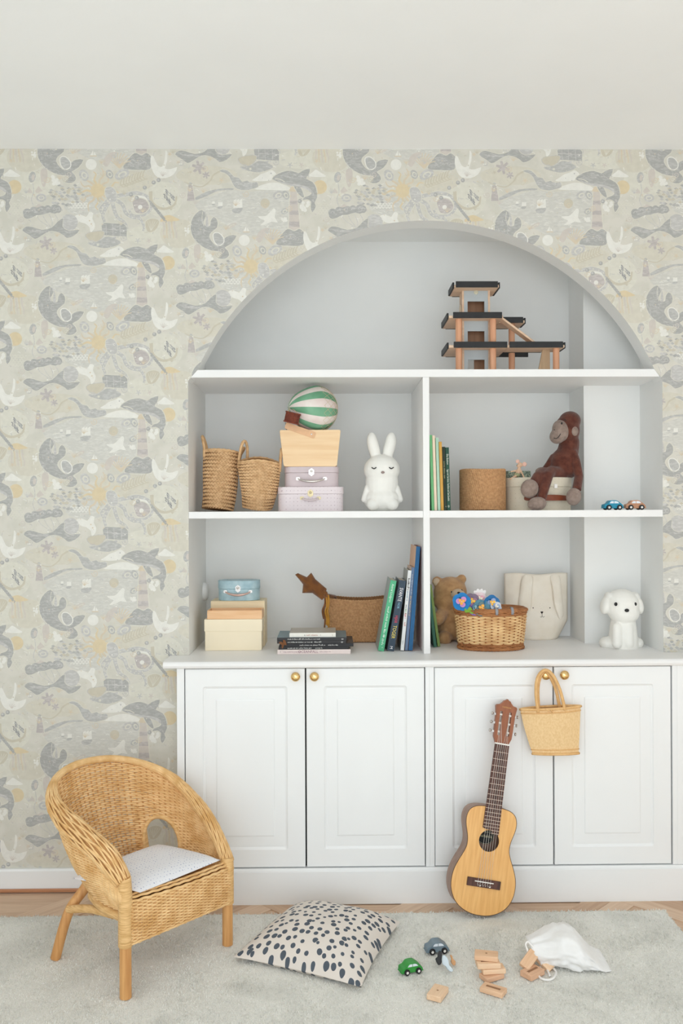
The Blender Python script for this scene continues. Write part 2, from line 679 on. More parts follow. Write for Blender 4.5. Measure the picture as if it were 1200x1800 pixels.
# big lighthouse on its rock
wp_poly([(846, 618), (886, 618), (906, 872), (834, 872)], 'pink', smooth=False, outline=('cream', 5))
for ya, yb, c in ((676, 700, 'mauve'), (738, 764, 'mauve'), (806, 838, 'mauve')):
    f = lambda y: ((y - 618) / 254)
    wp_poly([(846 - 12 * f(ya), ya), (886 + 20 * f(ya), ya), (886 + 20 * f(yb), yb), (846 - 12 * f(yb), yb)], c, smooth=False)
wp_poly([(842, 618), (848, 596), (866, 586), (884, 596), (890, 618)], 'orange')
wp_poly([(758, 946), (785, 896), (828, 852), (870, 866), (902, 852), (934, 886), (922, 950), (840, 955)], 'dark', outline=('cream', 5))
for k in range(9):
    x, y = rw.uniform(785, 900), rw.uniform(880, 935)
    wp_line([(x, y), (x + 10, y - 8), (x + 22, y + 2)], 2.5, 'lav', n=2)
# leaping whale with the low sun behind it
wp_disc(1030, 592, 43, 'sun', n=22)
wp_poly([(735, 542), (762, 516), (800, 498), (850, 491), (898, 506), (920, 492), (968, 478), (958, 518), (944, 540), (985, 562), (1006, 600), (1012, 655), (996, 690), (1004, 712), (982, 748), (972, 715),
         (976, 684), (952, 668), (924, 672), (934, 655), (962, 646), (978, 630), (970, 608), (940, 590), (890, 584), (830, 580), (780, 562)], 'dark', outline=('cream', 5), n=2)
wp_poly([(868, 580), (902, 586), (922, 620), (930, 658), (902, 640), (882, 612)], 'dark', outline=('cream', 4), n=2)
wp_poly([(765, 548), (800, 562), (860, 572), (930, 582), (975, 606), (974, 626), (955, 612), (930, 600), (895, 590), (850, 584), (790, 568)], 'lav')
wp_line([(752, 540), (785, 545), (812, 560)], 5, 'cream')
wp_line([(905, 512), (925, 530), (942, 540)], 3, 'lav')
# breaching whale with calf
wp_poly([(300, 734), (262, 758), (236, 800), (230, 852), (248, 908), (298, 958), (358, 985), (404, 990), (424, 1002), (398, 1032), (440, 1036), (466, 1014), (456, 984), (440, 966), (480, 942), (512, 894), (466, 894), (438, 912), (428, 948),
         (398, 958), (368, 940), (344, 902), (356, 872), (392, 842), (394, 800), (372, 778), (354, 802), (350, 832), (322, 834), (308, 806), (324, 772)], 'dark', outline=('cream', 5), n=2)
wp_poly([(308, 742), (326, 772), (322, 830), (338, 834), (334, 780), (322, 750)], 'lav')
wp_line([(304, 745), (300, 790), (312, 832)], 4, 'cream')
wp_poly([(372, 884), (400, 878), (428, 905), (430, 935), (404, 950), (378, 930)], 'grey', outline=('white', 6))
for k in range(12):
    x, y = rw.uniform(245, 330), rw.uniform(790, 940)
    wp_line([(x, y), (x + 12, y + 6)], 2.5, 'lav')
# smiling sun with wavy rays
for i in range(13):
    a = 2 * PI * i / 13 + 0.15
    p = []
    for k in range(5):
        rr = 44 + k * (19 if i % 2 else 24)
        b = a + 0.11 * math.sin(k * 1.7 + i)
        p.append((600 + rr * math.cos(b), 145 + rr * math.sin(b)))
    wp_line(p, 15, 'orange' if i % 3 else 'sun', 5)
wp_disc(600, 145, 44, 'sun', n=24)
# octopus
arms = [[(690, 185), (770, 170), (840, 160), (905, 185), (930, 235), (900, 290), (820, 300), (790, 260)], [(690, 195), (750, 230), (770, 280), (810, 310), (860, 320), (884, 370), (878, 396)],
        [(680, 200), (650, 250), (630, 300), (640, 340), (625, 385)], [(688, 205), (700, 260), (720, 310), (760, 340), (778, 385), (740, 420), (690, 440)], [(672, 195), (640, 230), (615, 260), (628, 290)]]
for p in arms:
    wp_line(p, 34, 'cream', 20)
for p in arms:
    wp_line(p, 26, 'lav', 13)
    Q = catmull(p, 4, closed=False)
    for q in Q[2::2]:
        wp_disc(q.x + 3, q.y + 2, 4.2, 'cream', n=7)
wp_poly([(645, 150), (652, 128), (680, 122), (705, 140), (716, 175), (712, 210), (680, 220), (655, 195)], 'lav', outline=('cream', 4))
wp_disc(697, 158, 6, 'white', n=8)
wp_disc(698, 158, 3, 'deep', n=7)
# clam with pearl
wp_poly([(806, 200), (840, 178), (890, 182), (905, 215), (860, 222), (825, 240)], 'white')
wp_poly([(815, 210), (850, 192), (895, 205), (915, 250), (880, 285), (835, 280), (820, 245)], 'mauve', outline=('cream', 5))
wp_disc(861, 247, 14, 'white')
# treasure chest and melon boat
wp_poly([(622, 362), (640, 345), (760, 352), (778, 372), (776, 430), (630, 420)], 'dark', smooth=False, outline=('cream', 4))
for x in (650, 690, 735):
    wp_line([(x, 355), (x + 3, 425)], 4, 'lav')
wp_line([(625, 382), (776, 390)], 4, 'lav')
wp_poly([(525, 418), (570, 400), (634, 398), (630, 430), (590, 460), (545, 450)], 'tan', outline=('lav', 4))
wp_poly([(536, 470), (600, 460), (650, 430), (700, 440), (740, 470), (660, 500), (590, 492)], 'grey')
# three white birds
for pts in ([(455, 306), (490, 292), (528, 308), (548, 278), (572, 286), (566, 318), (582, 352), (576, 384), (554, 404), (548, 372), (520, 348), (490, 340)],
            [(646, 774), (690, 772), (712, 756), (742, 724), (756, 738), (750, 780), (768, 812), (730, 806), (700, 822), (660, 828), (688, 802), (664, 790)],
            [(930, 868), (946, 876), (968, 926), (998, 936), (1014, 888), (1018, 836), (1030, 850), (1028, 900), (1014, 946), (1052, 950), (1090, 938), (1070, 982), (1020, 1006), (968, 1000), (940, 966), (925, 912)]):
    wp_poly(pts, 'white', n=2)
# tree crown, trunk and island
for x0 in (225, 260, 300, 335):
    wp_line([(x0, 292), (x0 + 18, 330), (318, 378)], 3, 'lav')
wp_disc(424, 342, 52, 'lav', n=22)
wp_poly([(143, 304), (152, 268), (176, 258), (196, 262), (214, 246), (240, 252), (258, 238), (284, 250), (302, 240), (322, 252), (344, 232), (372, 246), (370, 270), (336, 288), (300, 282), (262, 294), (222, 298), (190, 314), (162, 320)], 'dark', n=2, outline=('cream', 3))
for x_, y_, r_ in ((165, 282, 26), (205, 270, 25), (248, 262, 24), (292, 260, 24), (335, 256, 26), (355, 262, 22)):
    wp_disc(x_, y_, r_, 'dark', n=14)
    wp_line([(x_ - 10, y_ + 4), (x_ - 4, y_ - 8), (x_ + 8, y_ - 8), (x_ + 10, y_ + 2)], 4, 'lav')
wp_poly([(136, 392), (158, 368), (196, 370), (256, 388), (316, 374), (352, 338), (386, 318), (382, 366), (420, 394), (486, 388), (452, 424), (410, 438), (388, 420), (342, 398), (296, 398), (246, 428), (212, 444), (178, 420)], 'dark', n=2, outline=('cream', 3))
for k in range(7):
    wp_line([(165 + k * 9, 388 + k % 3 * 6), (200 + k * 9, 394 + k % 2 * 8), (240 + k * 8, 402)], 2.5, 'lav')
# curling wave tail
wp_poly([(408, 494), (430, 484), (460, 492), (482, 512), (500, 530), (530, 536), (548, 560), (580, 552), (600, 566), (640, 562), (646, 590), (610, 604), (570, 612), (520, 604), (494, 578), (470, 528), (440, 504)], 'grey', outline=('cream', 4), n=2)
wp_line([(410, 495), (370, 520), (350, 555), (300, 590), (240, 580), (190, 560)], 11, 'tan', 5)
for x in (500, 540, 585, 620):
    wp_line([(x, 575), (x + 14, 562), (x + 26, 574), (x + 16, 584)], 4, 'lav')
# starfish
wp_star(281, 470, 42, 'mauve', 6, 19)
wp_star(326, 517, 23, 'mauve', 6, 11)
wp_disc(281, 470, 13, 'mauve')
# shoal
for k in range(62):
    a, r = rw.uniform(0, 2 * PI), math.sqrt(rw.random())
    x, y = 400 + 112 * r * math.cos(a), 170 + 70 * r * math.sin(a)
    c = rw.choice(('grey', 'dark', 'lav', 'tan'))
    wp_poly([(x - 13, y), (x, y - 8), (x + 15, y + 2), (x, y + 9)], c, smooth=False)
# mermaid with shells
wp_disc(197, 62, 21, 'grey', 34, 0.2, n=18)
wp_disc(203, 64, 10, 'pink', 20, 0.1)
wp_poly([(164, 160), (178, 128), (196, 150), (198, 162)], 'pink', smooth=False)
wp_poly([(214, 148), (236, 118), (262, 148), (222, 162)], 'pink', smooth=False)
wp_line([(200, 100), (206, 150), (192, 200), (205, 240)], 4, 'lav')
wp_disc(252, 190, 32, 'lav', 26, n=18)
wp_disc(252, 190, 20, 'cream', 14, n=14)
wp_disc(252, 190, 14, 'lav', 9, n=12)
wp_poly([(210, 246), (236, 228), (262, 240), (226, 250)], 'pink', smooth=False)
wp_poly([(250, 20), (285, 10), (290, 70), (270, 125), (252, 90)], 'pink')
# jellyfish, fan shell, corals
wp_poly([(985, 338), (1000, 308), (1040, 296), (1080, 312), (1104, 328), (1050, 336)], 'sun')
for k in range(5):
    wp_line([(1000 + k * 18, 335), (1008 + k * 16, 370), (1004 + k * 20, 410), (1012 + k * 18, 440)], 10, 'orange' if k % 2 else 'pink', 5)
wp_poly([(894, 338), (940, 318), (978, 338), (950, 392), (906, 398)], 'tan', outline=('cream', 4))
for k in range(5):
    wp_line([(905 + k * 16, 335), (926, 394)], 2.5, 'cream')
for k in range(9):
    a = -PI / 2 + (k - 4) * 0.3
    wp_line([(735, 945), (735 + 40 * math.cos(a), 925 + 40 * math.sin(a)), (735 + 72 * math.cos(a + 0.15), 915 + 66 * math.sin(a + 0.15))], 8, 'orange', 5)
wp_poly([(634, 920), (650, 870), (690, 846), (720, 850), (690, 884), (660, 935)], 'pink')
wp_disc(560, 922, 34, 'white', n=22)
wp_poly([(555, 866), (572, 834), (574, 866)], 'white', smooth=False)
wp_poly([(578, 866), (578, 842), (592, 866)], 'white', smooth=False)
wp_line([(552, 870), (594, 870)], 6, 'orange')
wp_disc(690, 692, 29, 'tan', n=18)
for x, y, rx, ry, c in ((770, 642, 34, 24, 'lav'), (818, 642, 20, 30, 'grey'), (810, 742, 24, 18, 'grey'), (480, 833, 36, 12, 'pink'), (515, 50, 28, 38, 'lav'), (672, 44, 22, 30, 'grey'), (750, 45, 48, 30, 'lav')):
    wp_disc(x, y, rx, c, ry, -0.5, n=16)
    wp_disc(x + 2, y + 1, rx * 0.62, 'cream', ry * 0.6, -0.5, n=14)
    wp_disc(x + 3, y + 2, rx * 0.4, c, ry * 0.36, -0.5, n=12)
for x, y, r in ((935, 712, 34), (806, 796, 22), (336, 80, 34), (1150, 390, 20), (1040, 520, 12)):
    for k in range(11):
        wp_disc(x + rw.uniform(-r, r) * 0.7, y + rw.uniform(-r, r) * 0.7, r * 0.33, 'white', n=9)
for x, y in ((975, 80), (945, 95), (890, 127), (905, 680), (840, 190), (805, 170)):
    wp_disc(x, y, 13, 'dark', n=12)
    wp_disc(x - 2, y - 2, 6, 'lav', n=10)
# fern
for k in range(9):
    x = 740 + k * 17
    wp_line([(735, 112), (800, 96), (885, 50)], 5, 'tan') if k == 0 else None
    wp_line([(x, 108 - k * 6), (x + 6, 80 - k * 6), (x + 16, 66 - k * 6)], 9, 'tan', 5)
    wp_line([(x, 108 - k * 6), (x + 16, 122 - k * 6), (x + 30, 120 - k * 6)], 9, 'tan', 5)
# weed tangle and eels
for k in range(16):
    a, r = rw.uniform(0, 2 * PI), rw.uniform(5, 52)
    x, y = 1020 + r * math.cos(a), 172 + r * 0.8 * math.sin(a)
    wp_line([(x, y), (x + 9, y + 10), (x + 4, y + 20), (x + 14, y + 28)], 7, 'dark' if k % 3 else 'deep', 4)
wp_line([(925, 150), (935, 220), (1000, 258), (1070, 235), (1085, 180)], 22, 'tan', 10)
for k in range(10):
    x, y = 915 + k * 9, 210 + k * 11
    wp_line([(x, y), (x + 16, y + 6), (x + 8, y + 18), (x + 26, y + 24), (x + 20, y + 36)], 7.5, 'dark', 5)
for x, y, r, c in ((155, 440, 12, 'orange'), (420, 550, 16, 'orange'), (915, 455, 16, 'pink'), (1010, 430, 13, 'orange'), (1045, 858, 12, 'orange'), (230, 500, 10, 'tan'), (600, 480, 9, 'cream'), (845, 455, 18, 'lav')):
    wp_star(x, y, r, c, 5, 6)
# hatching on the dark shapes, shells and weeds between them
for cx, cy, rx, ry, a, nn_ in ((860, 520, 90, 18, 0.1, 16), (280, 850, 30, 90, 1.3, 16), (340, 960, 60, 18, 0.5, 8), (990, 630, 12, 50, 1.5, 7), (840, 905, 60, 30, 0.2, 14), (260, 272, 95, 20, -0.15, 16), (300, 395, 130, 14, 0.1, 16), (700, 390, 60, 28, 0.05, 12), (560, 580, 60, 16, 0.3, 9)):
    for k in range(nn_):
        x, y = cx + rw.uniform(-rx, rx), cy + rw.uniform(-ry, ry)
        L = rw.uniform(10, 24)
        wp_line([(x, y), (x + L * 0.5 * math.cos(a), y + L * 0.5 * math.sin(a) + rw.uniform(-4, 4)), (x + L * math.cos(a), y + L * math.sin(a))], 3.0, rw.choice(('grey', 'lav', 'lav')), n=2)
for k in range(44):
    x, y = rw.uniform(150, 1092), rw.uniform(0, 939)
    if 235 < x < 400 and 735 < y < 1000 or 735 < x < 1010 and 480 < y < 700:
        continue
    c = rw.choice(('tan', 'pink', 'lav', 'orange'))
    if k % 2:
        for q in range(5):
            a = -PI / 2 + (q - 2) * 0.4
            wp_line([(x, y), (x + 16 * math.cos(a), y + 16 * math.sin(a)), (x + 30 * math.cos(a + 0.25), y + 30 * math.sin(a + 0.25))], 4, c, 2, n=2)
    else:
        P_ = [(x + (3 + q * 1.5) * math.cos(q * 0.8), y + (3 + q * 1.5) * math.sin(q * 0.8)) for q in range(13)]
        wp_line(P_, 3, c, 4, n=2)
for k in range(90):
    wp_disc(rw.uniform(150, 1092), rw.uniform(0, 939), rw.uniform(2, 5), rw.choice(('white', 'cream', 'tan', 'lav', 'orange')), n=7)

# lay the repeat over the wall as half-drop strips, cut round the alcove


def clip_half(poly, ax, az, nx, nz, keep_inside):
    out = []
    m = len(poly)
    for i in range(m):
        p, q = poly[i], poly[(i + 1) % m]
        dp = (p[0] - ax) * nx + (p[1] - az) * nz
        dq = (q[0] - ax) * nx + (q[1] - az) * nz
        if not keep_inside:
            dp, dq = -dp, -dq
        if dp >= 0:
            out.append(p)
        if (dp > 0 and dq < 0) or (dp < 0 and dq > 0):
            t = dp / (dp - dq)
            out.append((p[0] + (q[0] - p[0]) * t, p[1] + (q[1] - p[1]) * t))
    return out


def planes_of(reg):
    area = sum(reg[i][0] * reg[(i + 1) % len(reg)][1] - reg[(i + 1) % len(reg)][0] * reg[i][1] for i in range(len(reg)))
    sg = 1 if area > 0 else -1
    out = []
    for i in range(len(reg)):
        a, b = reg[i], reg[(i + 1) % len(reg)]
        dx, dz = b[0] - a[0], b[1] - a[1]
        out.append((a[0], a[1], -dz * sg, dx * sg))        # inward normal
    return out


REGS = []
for reg in (REG_ARCH, REG_MID, REG_BOX):
    xs = [p[0] for p in reg]
    zs = [p[1] for p in reg]
    REGS.append((planes_of(reg), min(xs), max(xs), min(zs), max(zs)))


def minus_opening(poly):
    todo = [poly]
    for planes, x0, x1, z0, z1 in REGS:
        nxt = []
        for P in todo:
            xs = [p[0] for p in P]
            zs = [p[1] for p in P]
            if max(xs) <= x0 or min(xs) >= x1 or max(zs) <= z0 or min(zs) >= z1:
                nxt.append(P)
                continue
            rest = P
            for a in planes:
                outp = clip_half(rest, *a, keep_inside=False)
                if len(outp) > 2:
                    nxt.append(outp)
                rest = clip_half(rest, *a, keep_inside=True)
                if len(rest) < 3:
                    break
        todo = nxt
    return todo


BOUND = ((XL, 0, 1, 0), (XR, 0, -1, 0), (0, 0.0, 0, 1), (0, CEIL, 0, -1))
mb = MB()


def wall_poly(P, y, mi):
    k = len(mb.v)
    mb.v.extend([(p[0], y, p[1]) for p in P])
    mb.f.append(tuple(range(k, k + len(P))))
    mb.m.append(mi)


for P in minus_opening([(XL, 0), (XR, 0), (XR, CEIL), (XL, CEIL)]):
    wall_poly(P, W_Y, wp_names.index('base'))
PX, PZ = 267 * KX, 266 * KX
# how many printed layers lie under each shape: as few as the overlaps ask for
import numpy as np
bbs = np.array([[min(p.x for t in trs for p in t), max(p.x for t in trs for p in t), min(p.y for t in trs for p in t), max(p.y for t in trs for p in t)] for trs, mi in TILE])
lay = np.zeros(len(TILE), int)
UX, UY = 267 * 3.529, 266 * 3.529
SH = [(0, 0), (0, UY), (0, -UY), (UX, UY / 2), (UX, -UY / 2), (-UX, UY / 2), (-UX, -UY / 2)]
for k in range(1, len(TILE)):
    hit = np.zeros(k, bool)
    for sx_, sy_ in SH:
        hit |= (bbs[:k, 0] + sx_ < bbs[k, 1]) & (bbs[:k, 1] + sx_ > bbs[k, 0]) & (bbs[:k, 2] + sy_ < bbs[k, 3]) & (bbs[:k, 3] + sy_ > bbs[k, 2])
    if hit.any():
        lay[k] = lay[:k][hit].max() + 1
tri2d = []
for k, (trs, mi) in enumerate(TILE):
    tri2d.append(([[wxz(p.x, p.y) for p in t] for t in trs], mi, W_Y - 0.00001 - 0.000004 * int(lay[k])))
for n in range(-2, 7):
    for r in range(-3, 5):
        ox, oz = n * PX, r * PZ - (PZ * 0.5 if n % 2 else 0)
        for trs, mi, y in tri2d:
            for t in trs:
                P = [(p[0] + ox, p[1] + oz) for p in t]
                x0, x1 = min(p[0] for p in P), max(p[0] for p in P)
                z0, z1 = min(p[1] for p in P), max(p[1] for p in P)
                if x1 < -1.5 or x0 > 1.75 or z1 < 0.05 or z0 > CEIL:
                    continue
                if z0 < 0.02 or z1 > CEIL:
                    P = clip_half(P, 0, CEIL, 0, -1, True)
                    P = clip_half(P, 0, 0.0, 0, 1, True) if len(P) > 2 else P
                    if len(P) < 3:
                        continue
                if x1 > NL and x0 < NR and z0 < 2.31:
                    for Q in minus_opening(P):
                        wall_poly(Q, y, mi)
                else:
                    wall_poly(P, y, mi)
struct(mb.build('wall_back', wp_mats, smooth=0, recalc=False))

# ---- skirting board with its wooden floor strip, left of the cupboards
CAB_L = at(311, 1300, C_Y).x
bb = struct(MB().prism([(W_Y - 0.016, 0.0), (W_Y - 0.0008, 0.0), (W_Y - 0.0008, 0.076), (W_Y - 0.011, 0.076), (W_Y - 0.016, 0.070)], XL, CAB_L,
                       M=Matrix(((0, 0, 1, 0), (1, 0, 0, 0), (0, 1, 0, 0), (0, 0, 0, 1)))).build('baseboard_left', m_lacq, smooth=0))
struct(MB().box((XL, W_Y - 0.024, 0.0), (CAB_L, W_Y - 0.0165, 0.012)).build('trim_2', wood('reddish_floor_strip', (170, 118, 84), (190, 136, 100), 0, 12), smooth=0, bevel=0.003))

# ---- shelves of the alcove
YF = W_Y + 0.002


def board_thing(name, lo, hi, label, cat, bevel=0.002):
    c = Vector(((lo[0] + hi[0]) / 2, (lo[1] + hi[1]) / 2, lo[2]))
    o = MB().box(Vector(lo) - c, Vector(hi) - c).build(name, m_shelf, smooth=0, bevel=bevel)
    o.location = c
    return tag(o, label, cat)


# the top board follows the arch at its two ends
c = Vector((ACX, W_Y, TOP0))
zt = TOP1 - TOP0
xs_t = (xl1 - ACX + 0.001, xr1 - ACX - 0.001)
xs_b = (NL - ACX + 0.006, NR - ACX - 0.006)
yb = 0.0
vs = [(xs_b[0], 0, 0), (xs_b[1], 0, 0), (xs_t[1], 0, zt), (xs_t[0], 0, zt), (xs_b[0], 0.08, 0), (xs_b[1], 0.08, 0), (xs_t[1], 0.08, zt), (xs_t[0], 0.08, zt)]
fs = [(0, 1, 2, 3), (7, 6, 5, 4), (0, 4, 5, 1), (3, 2, 6, 7), (1, 5, 6, 2), (0, 3, 7, 4)]
o = MB().add(vs, fs).box((NL - ACX, 0.0799, 0), (0.945 - ACX, B_Y - W_Y, zt)).box((0.945 - ACX, 0.0799, 0), (NR - ACX, K_Y - W_Y, zt)).build('shelf_board', m_shelf, smooth=0)
o.location = c
tag(o, 'white top shelf board spanning the alcove under the arch', 'shelf')
c = Vector(((NL + DV0) / 2, W_Y, MID0))
board_thing('shelf_board', (NL, YF, MID0), (DV0, B_Y, MID1), 'white middle shelf board left of the upright divider', 'shelf')
o = MB().box((DV1, YF, 0), (0.945, B_Y, MID1 - MID0)).box((0.945, YF, 0), (NR, K_Y, MID1 - MID0)).build('shelf_board', m_shelf, smooth=0)
o.location = (0, 0, MID0)
tag(o, 'white middle shelf board right of the upright divider', 'shelf')
board_thing('shelf_divider', (DV0, W_Y - 0.001, WORK), (DV1, B_Y, TOP0), 'white upright divider board between the alcove compartments', 'shelf')

# ---- white cap on the alcove side
y_disc = 3.40
zc = at(357, 1040, y_disc).z
o = MB().lathe([(0, 0.018), (0.020, 0.018), (0.030, 0.014), (0.034, 0.008), (0.035, 0.0)][::-1], 32).build('vent_cap', m_paint)
o.location = (NL, y_disc, zc)
o.rotation_euler = (0, PI / 2, 0)
tag(o, 'round white cap on the left alcove wall beside the blue tin', 'vent cap')

# ---- worktop
WT_F = C_Y - 0.016
WT_L = at(286, 1165, WT_F).x
t = 0.024
prof = [(WT_F + 0.010, WORK - t), (W_Y - 0.0015, WORK - t), (W_Y - 0.0015, WORK), (WT_F + 0.012, WORK), (WT_F + 0.005, WORK - 0.002), (WT_F + 0.001, WORK - 0.007), (WT_F, WORK - 0.013), (WT_F + 0.002, WORK - 0.019), (WT_F + 0.006, WORK - 0.023)]
mb = MB().prism(prof, WT_L, XR - 0.01, M=Matrix(((0, 0, 1, 0), (1, 0, 0, 0), (0, 1, 0, 0), (0, 0, 0, 1))))
mb.box((NL + 0.0005, W_Y - 0.0015, WORK - t), (NR - 0.0005, B_Y - 0.0005, WORK))
o = mb.build('worktop', m_shelf, smooth=0)
tag(o, 'long white worktop over the cupboards with a rounded front edge', 'worktop')

# ---- cupboards
DZ0 = at(640, 1523, C_Y).z
DZ1 = WORK - t - 0.003


def ring(x0, x1, z0, z1, r, y, n=4):
    return [(p[0], y, p[1]) for p in rrect(x1 - x0, z1 - z0, r, n, (x0 + x1) / 2, (z0 + z1) / 2)]


def door(x0, x1, z0, z1, parent, knob_x):
    rings = [ring(x0, x1, z0, z1, 0.001, 0.018), ring(x0, x1, z0, z1, 0.001, 0.0015), ring(x0 + 0.0015, x1 - 0.0015, z0 + 0.0015, z1 - 0.0015, 0.001, 0.0)]
    for d, y, r in ((0.058, 0.0, 0.008), (0.061, 0.0030, 0.008), (0.066, 0.0052, 0.007), (0.070, 0.0046, 0.006), (0.101, 0.0036, 0.003), (0.1025, 0.0018, 0.002), (0.106, 0.0008, 0.002)):
        rings.append(ring(x0 + d, x1 - d, z0 + d, z1 - d, r, y))
    n = len(rings[0])
    vs = [p for R in rings for p in R]
    fs = []
    for j in range(len(rings) - 1):
        for i in range(n):
            fs.append((j * n + i, j * n + (i + 1) % n, (j + 1) * n + (i + 1) % n, (j + 1) * n + i))
    fs.append(tuple(range((len(rings) - 1) * n, len(rings) * n)))
    fs.append(tuple(reversed(range(n))))
    d = MB().add(vs, fs).build('door', m_lacq, parent, smooth=0)
    if knob_x is not None:
        k = MB().lathe([(0, 0.028), (0.006, 0.0275), (0.011, 0.0255), (0.0145, 0.022), (0.0155, 0.018), (0.0135, 0.014), (0.008, 0.0115), (0.006, 0.008), (0.0065, 0.004), (0.010, 0.001), (0.010, 0.0)][::-1], 28).build('knob', m_brass, d, label='round brass knob')
        k.location = (knob_x, 0, at(553, 1188, C_Y).z)
        k.rotation_euler = (PI / 2, 0, 0)
    return d


def X(px, py=1300):
    return at(px, py, C_Y).x


CB = W_Y - 0.004


def cabinet(x0, x1, doors, label, stile_l=0.0, stile_r=0.0):
    t_ = thing('cabinet', label, 'cupboard', (0, C_Y, 0))
    mb = MB().box((x0 + 0.0005, 0.020, DZ0 - 0.003), (x1 - 0.0005, CB - C_Y, DZ1 + 0.0028))
    mb.build('carcass', m_dark, t_, smooth=0)
    for a, b in ((x0, x0 + stile_l), (x1 - stile_r, x1)):
        if b - a > 0.002:
            MB().box((a, 0.0, DZ0 - 0.003), (b, CB - C_Y - 0.001, DZ1 + 0.0029)).build('stile', m_lacq, t_, smooth=0, bevel=0.001)
    for a, b, k in doors:
        door(a, b, DZ0, DZ1, t_, k)
    return t_


g = 0.0022
cabinet(CAB_L, X(755), [(X(324.5) + g, X(536.5) - g / 2, X(520)), (X(538) + g / 2, X(747) - g, X(553))], 'white built-in cupboard with two panelled doors behind the rattan chair', X(324) - CAB_L, X(755) - X(747.6))
cabinet(X(755), X(1190), [(X(763.5) + g / 2, X(972) - g / 2, X(957.5)), (X(973.4) + g / 2, X(1180) - g, X(990))], 'white built-in cupboard with two panelled doors behind the small guitar', X(763) - X(755), X(1190) - X(1181.5))
cabinet(X(1190), XR - 0.02, [(X(1190) + 0.03, XR - 0.05, None)], 'white cupboard cut off by the right edge of the picture', 0.028, 0.028)
# plinth below the cupboards
prof = [(C_Y - 0.012, 0.0), (CB, 0.0), (CB, DZ0 - 0.004), (C_Y + 0.002, DZ0 - 0.004), (C_Y - 0.001, DZ0 - 0.0045), (C_Y - 0.006, DZ0 - 0.010), (C_Y - 0.012, DZ0 - 0.013)]
MBp = MB().prism([(p[0], p[1]) for p in prof], CAB_L - 0.0005, XR - 0.02, M=Matrix(((0, 0, 1, 0), (1, 0, 0, 0), (0, 1, 0, 0), (0, 0, 0, 1))))
o = MBp.build('plinth', m_lacq, smooth=0)
tag(o, 'plain white plinth board along the floor under the cupboards', 'plinth')

# ---- rug
RZ = 0.020
r_far = fl(500, 1603, RZ).y
r_right = fl(1174, 1602, RZ).x
m_rug = mat('rug_wool', (222, 221, 214), 0.95, c2=(240, 239, 234), scale=260, detail=6, bump=1.0, bscale=420, spec=0.05, sheen=0.3, lo=0.3, hi=0.7)
nt = m_rug.node_tree
b_ = nt.nodes['Principled BSDF']
cr = [n for n in nt.nodes if n.type == 'VALTORGB'][0]
tcn = [n for n in nt.nodes if n.type == 'TEX_COORD'][0]
n3 = nt.nodes.new('ShaderNodeTexNoise')  # broad darker patches: footprint and pile shading put into the colour
n3.inputs['Scale'].default_value = 5.0
n3.inputs['Detail'].default_value = 6.0
n3.inputs['Distortion'].default_value = 0.8
nt.links.new(tcn.outputs['Object'], n3.inputs['Vector'])
r3 = nt.nodes.new('ShaderNodeValToRGB')
r3.color_ramp.elements[0].position = 0.36
r3.color_ramp.elements[0].color = (0.89, 0.89, 0.885, 1)
r3.color_ramp.elements[1].position = 0.54
r3.color_ramp.elements[1].color = (1, 1, 1, 1)
nt.links.new(n3.outputs['Fac'], r3.inputs['Fac'])
mx = nt.nodes.new('ShaderNodeMixRGB')
mx.blend_type = 'MULTIPLY'
mx.inputs['Fac'].default_value = 1.0
nt.links.new(cr.outputs['Color'], mx.inputs['Color1'])
nt.links.new(r3.outputs['Color'], mx.inputs['Color2'])
nt.links.new(mx.outputs['Color'], b_.inputs['Base Color'])
rx0, ry0 = -1.75, -0.4
nx_, ny_ = 420, 420
rr = random.Random(8)


def rug_pt(u, v):
    x = rx0 + (r_right - rx0) * u
    y = ry0 + (r_far - ry0) * v
    e = min(u * (r_right - rx0), (1 - u) * (r_right - rx0), (1 - v) * (r_far - ry0), v * (r_far - ry0))
    z = RZ - 0.0035 + 0.002 * noise.noise(Vector((x * 9, y * 9, 0))) + 0.0025 * rr.random()
    k = min(1.0, e / 0.012)
    j = 0.003 * (1 - k)
    return (x + rr.uniform(-1, 1) * j, y + rr.uniform(-1, 1) * j, 0.001 + (z - 0.001) * math.sqrt(max(0.0, 1 - (1 - k) ** 2)))


mb = MB().grid(rug_pt, nx_, ny_)
o = mb.build('rug', m_rug, smooth=180, recalc=False)
tag(o, 'pale grey wool pile rug covering most of the floor', 'rug')
# pile: short fibres standing on the rug
mb = MB()
V, Fc = mb.v, mb.f
for k in range(100000):
    y = r_far - 0.004 - (r_far - 1.80) * rr.random()
    half = y * 0.42
    x = rr.uniform(-half - 0.05, min(half + 0.05, r_right - 0.004))
    h = rr.uniform(0.003, 0.0065)
    a = rr.uniform(0, 2 * PI)
    w = rr.uniform(0.0012, 0.0024)
    dx, dy = math.cos(a) * w, math.sin(a) * w
    lx, ly = rr.uniform(-0.004, 0.004), rr.uniform(-0.004, 0.004)
    i = len(V)
    V.extend([(x - dx, y - dy, RZ - 0.005), (x + dx, y + dy, RZ - 0.005), (x + lx, y + ly, RZ - 0.003 + h)])
    Fc.append((i, i + 1, i + 2))
mb.m = [0] * len(Fc)
mb.build('pile', m_rug, o, smooth=0, recalc=False, stuff=True)

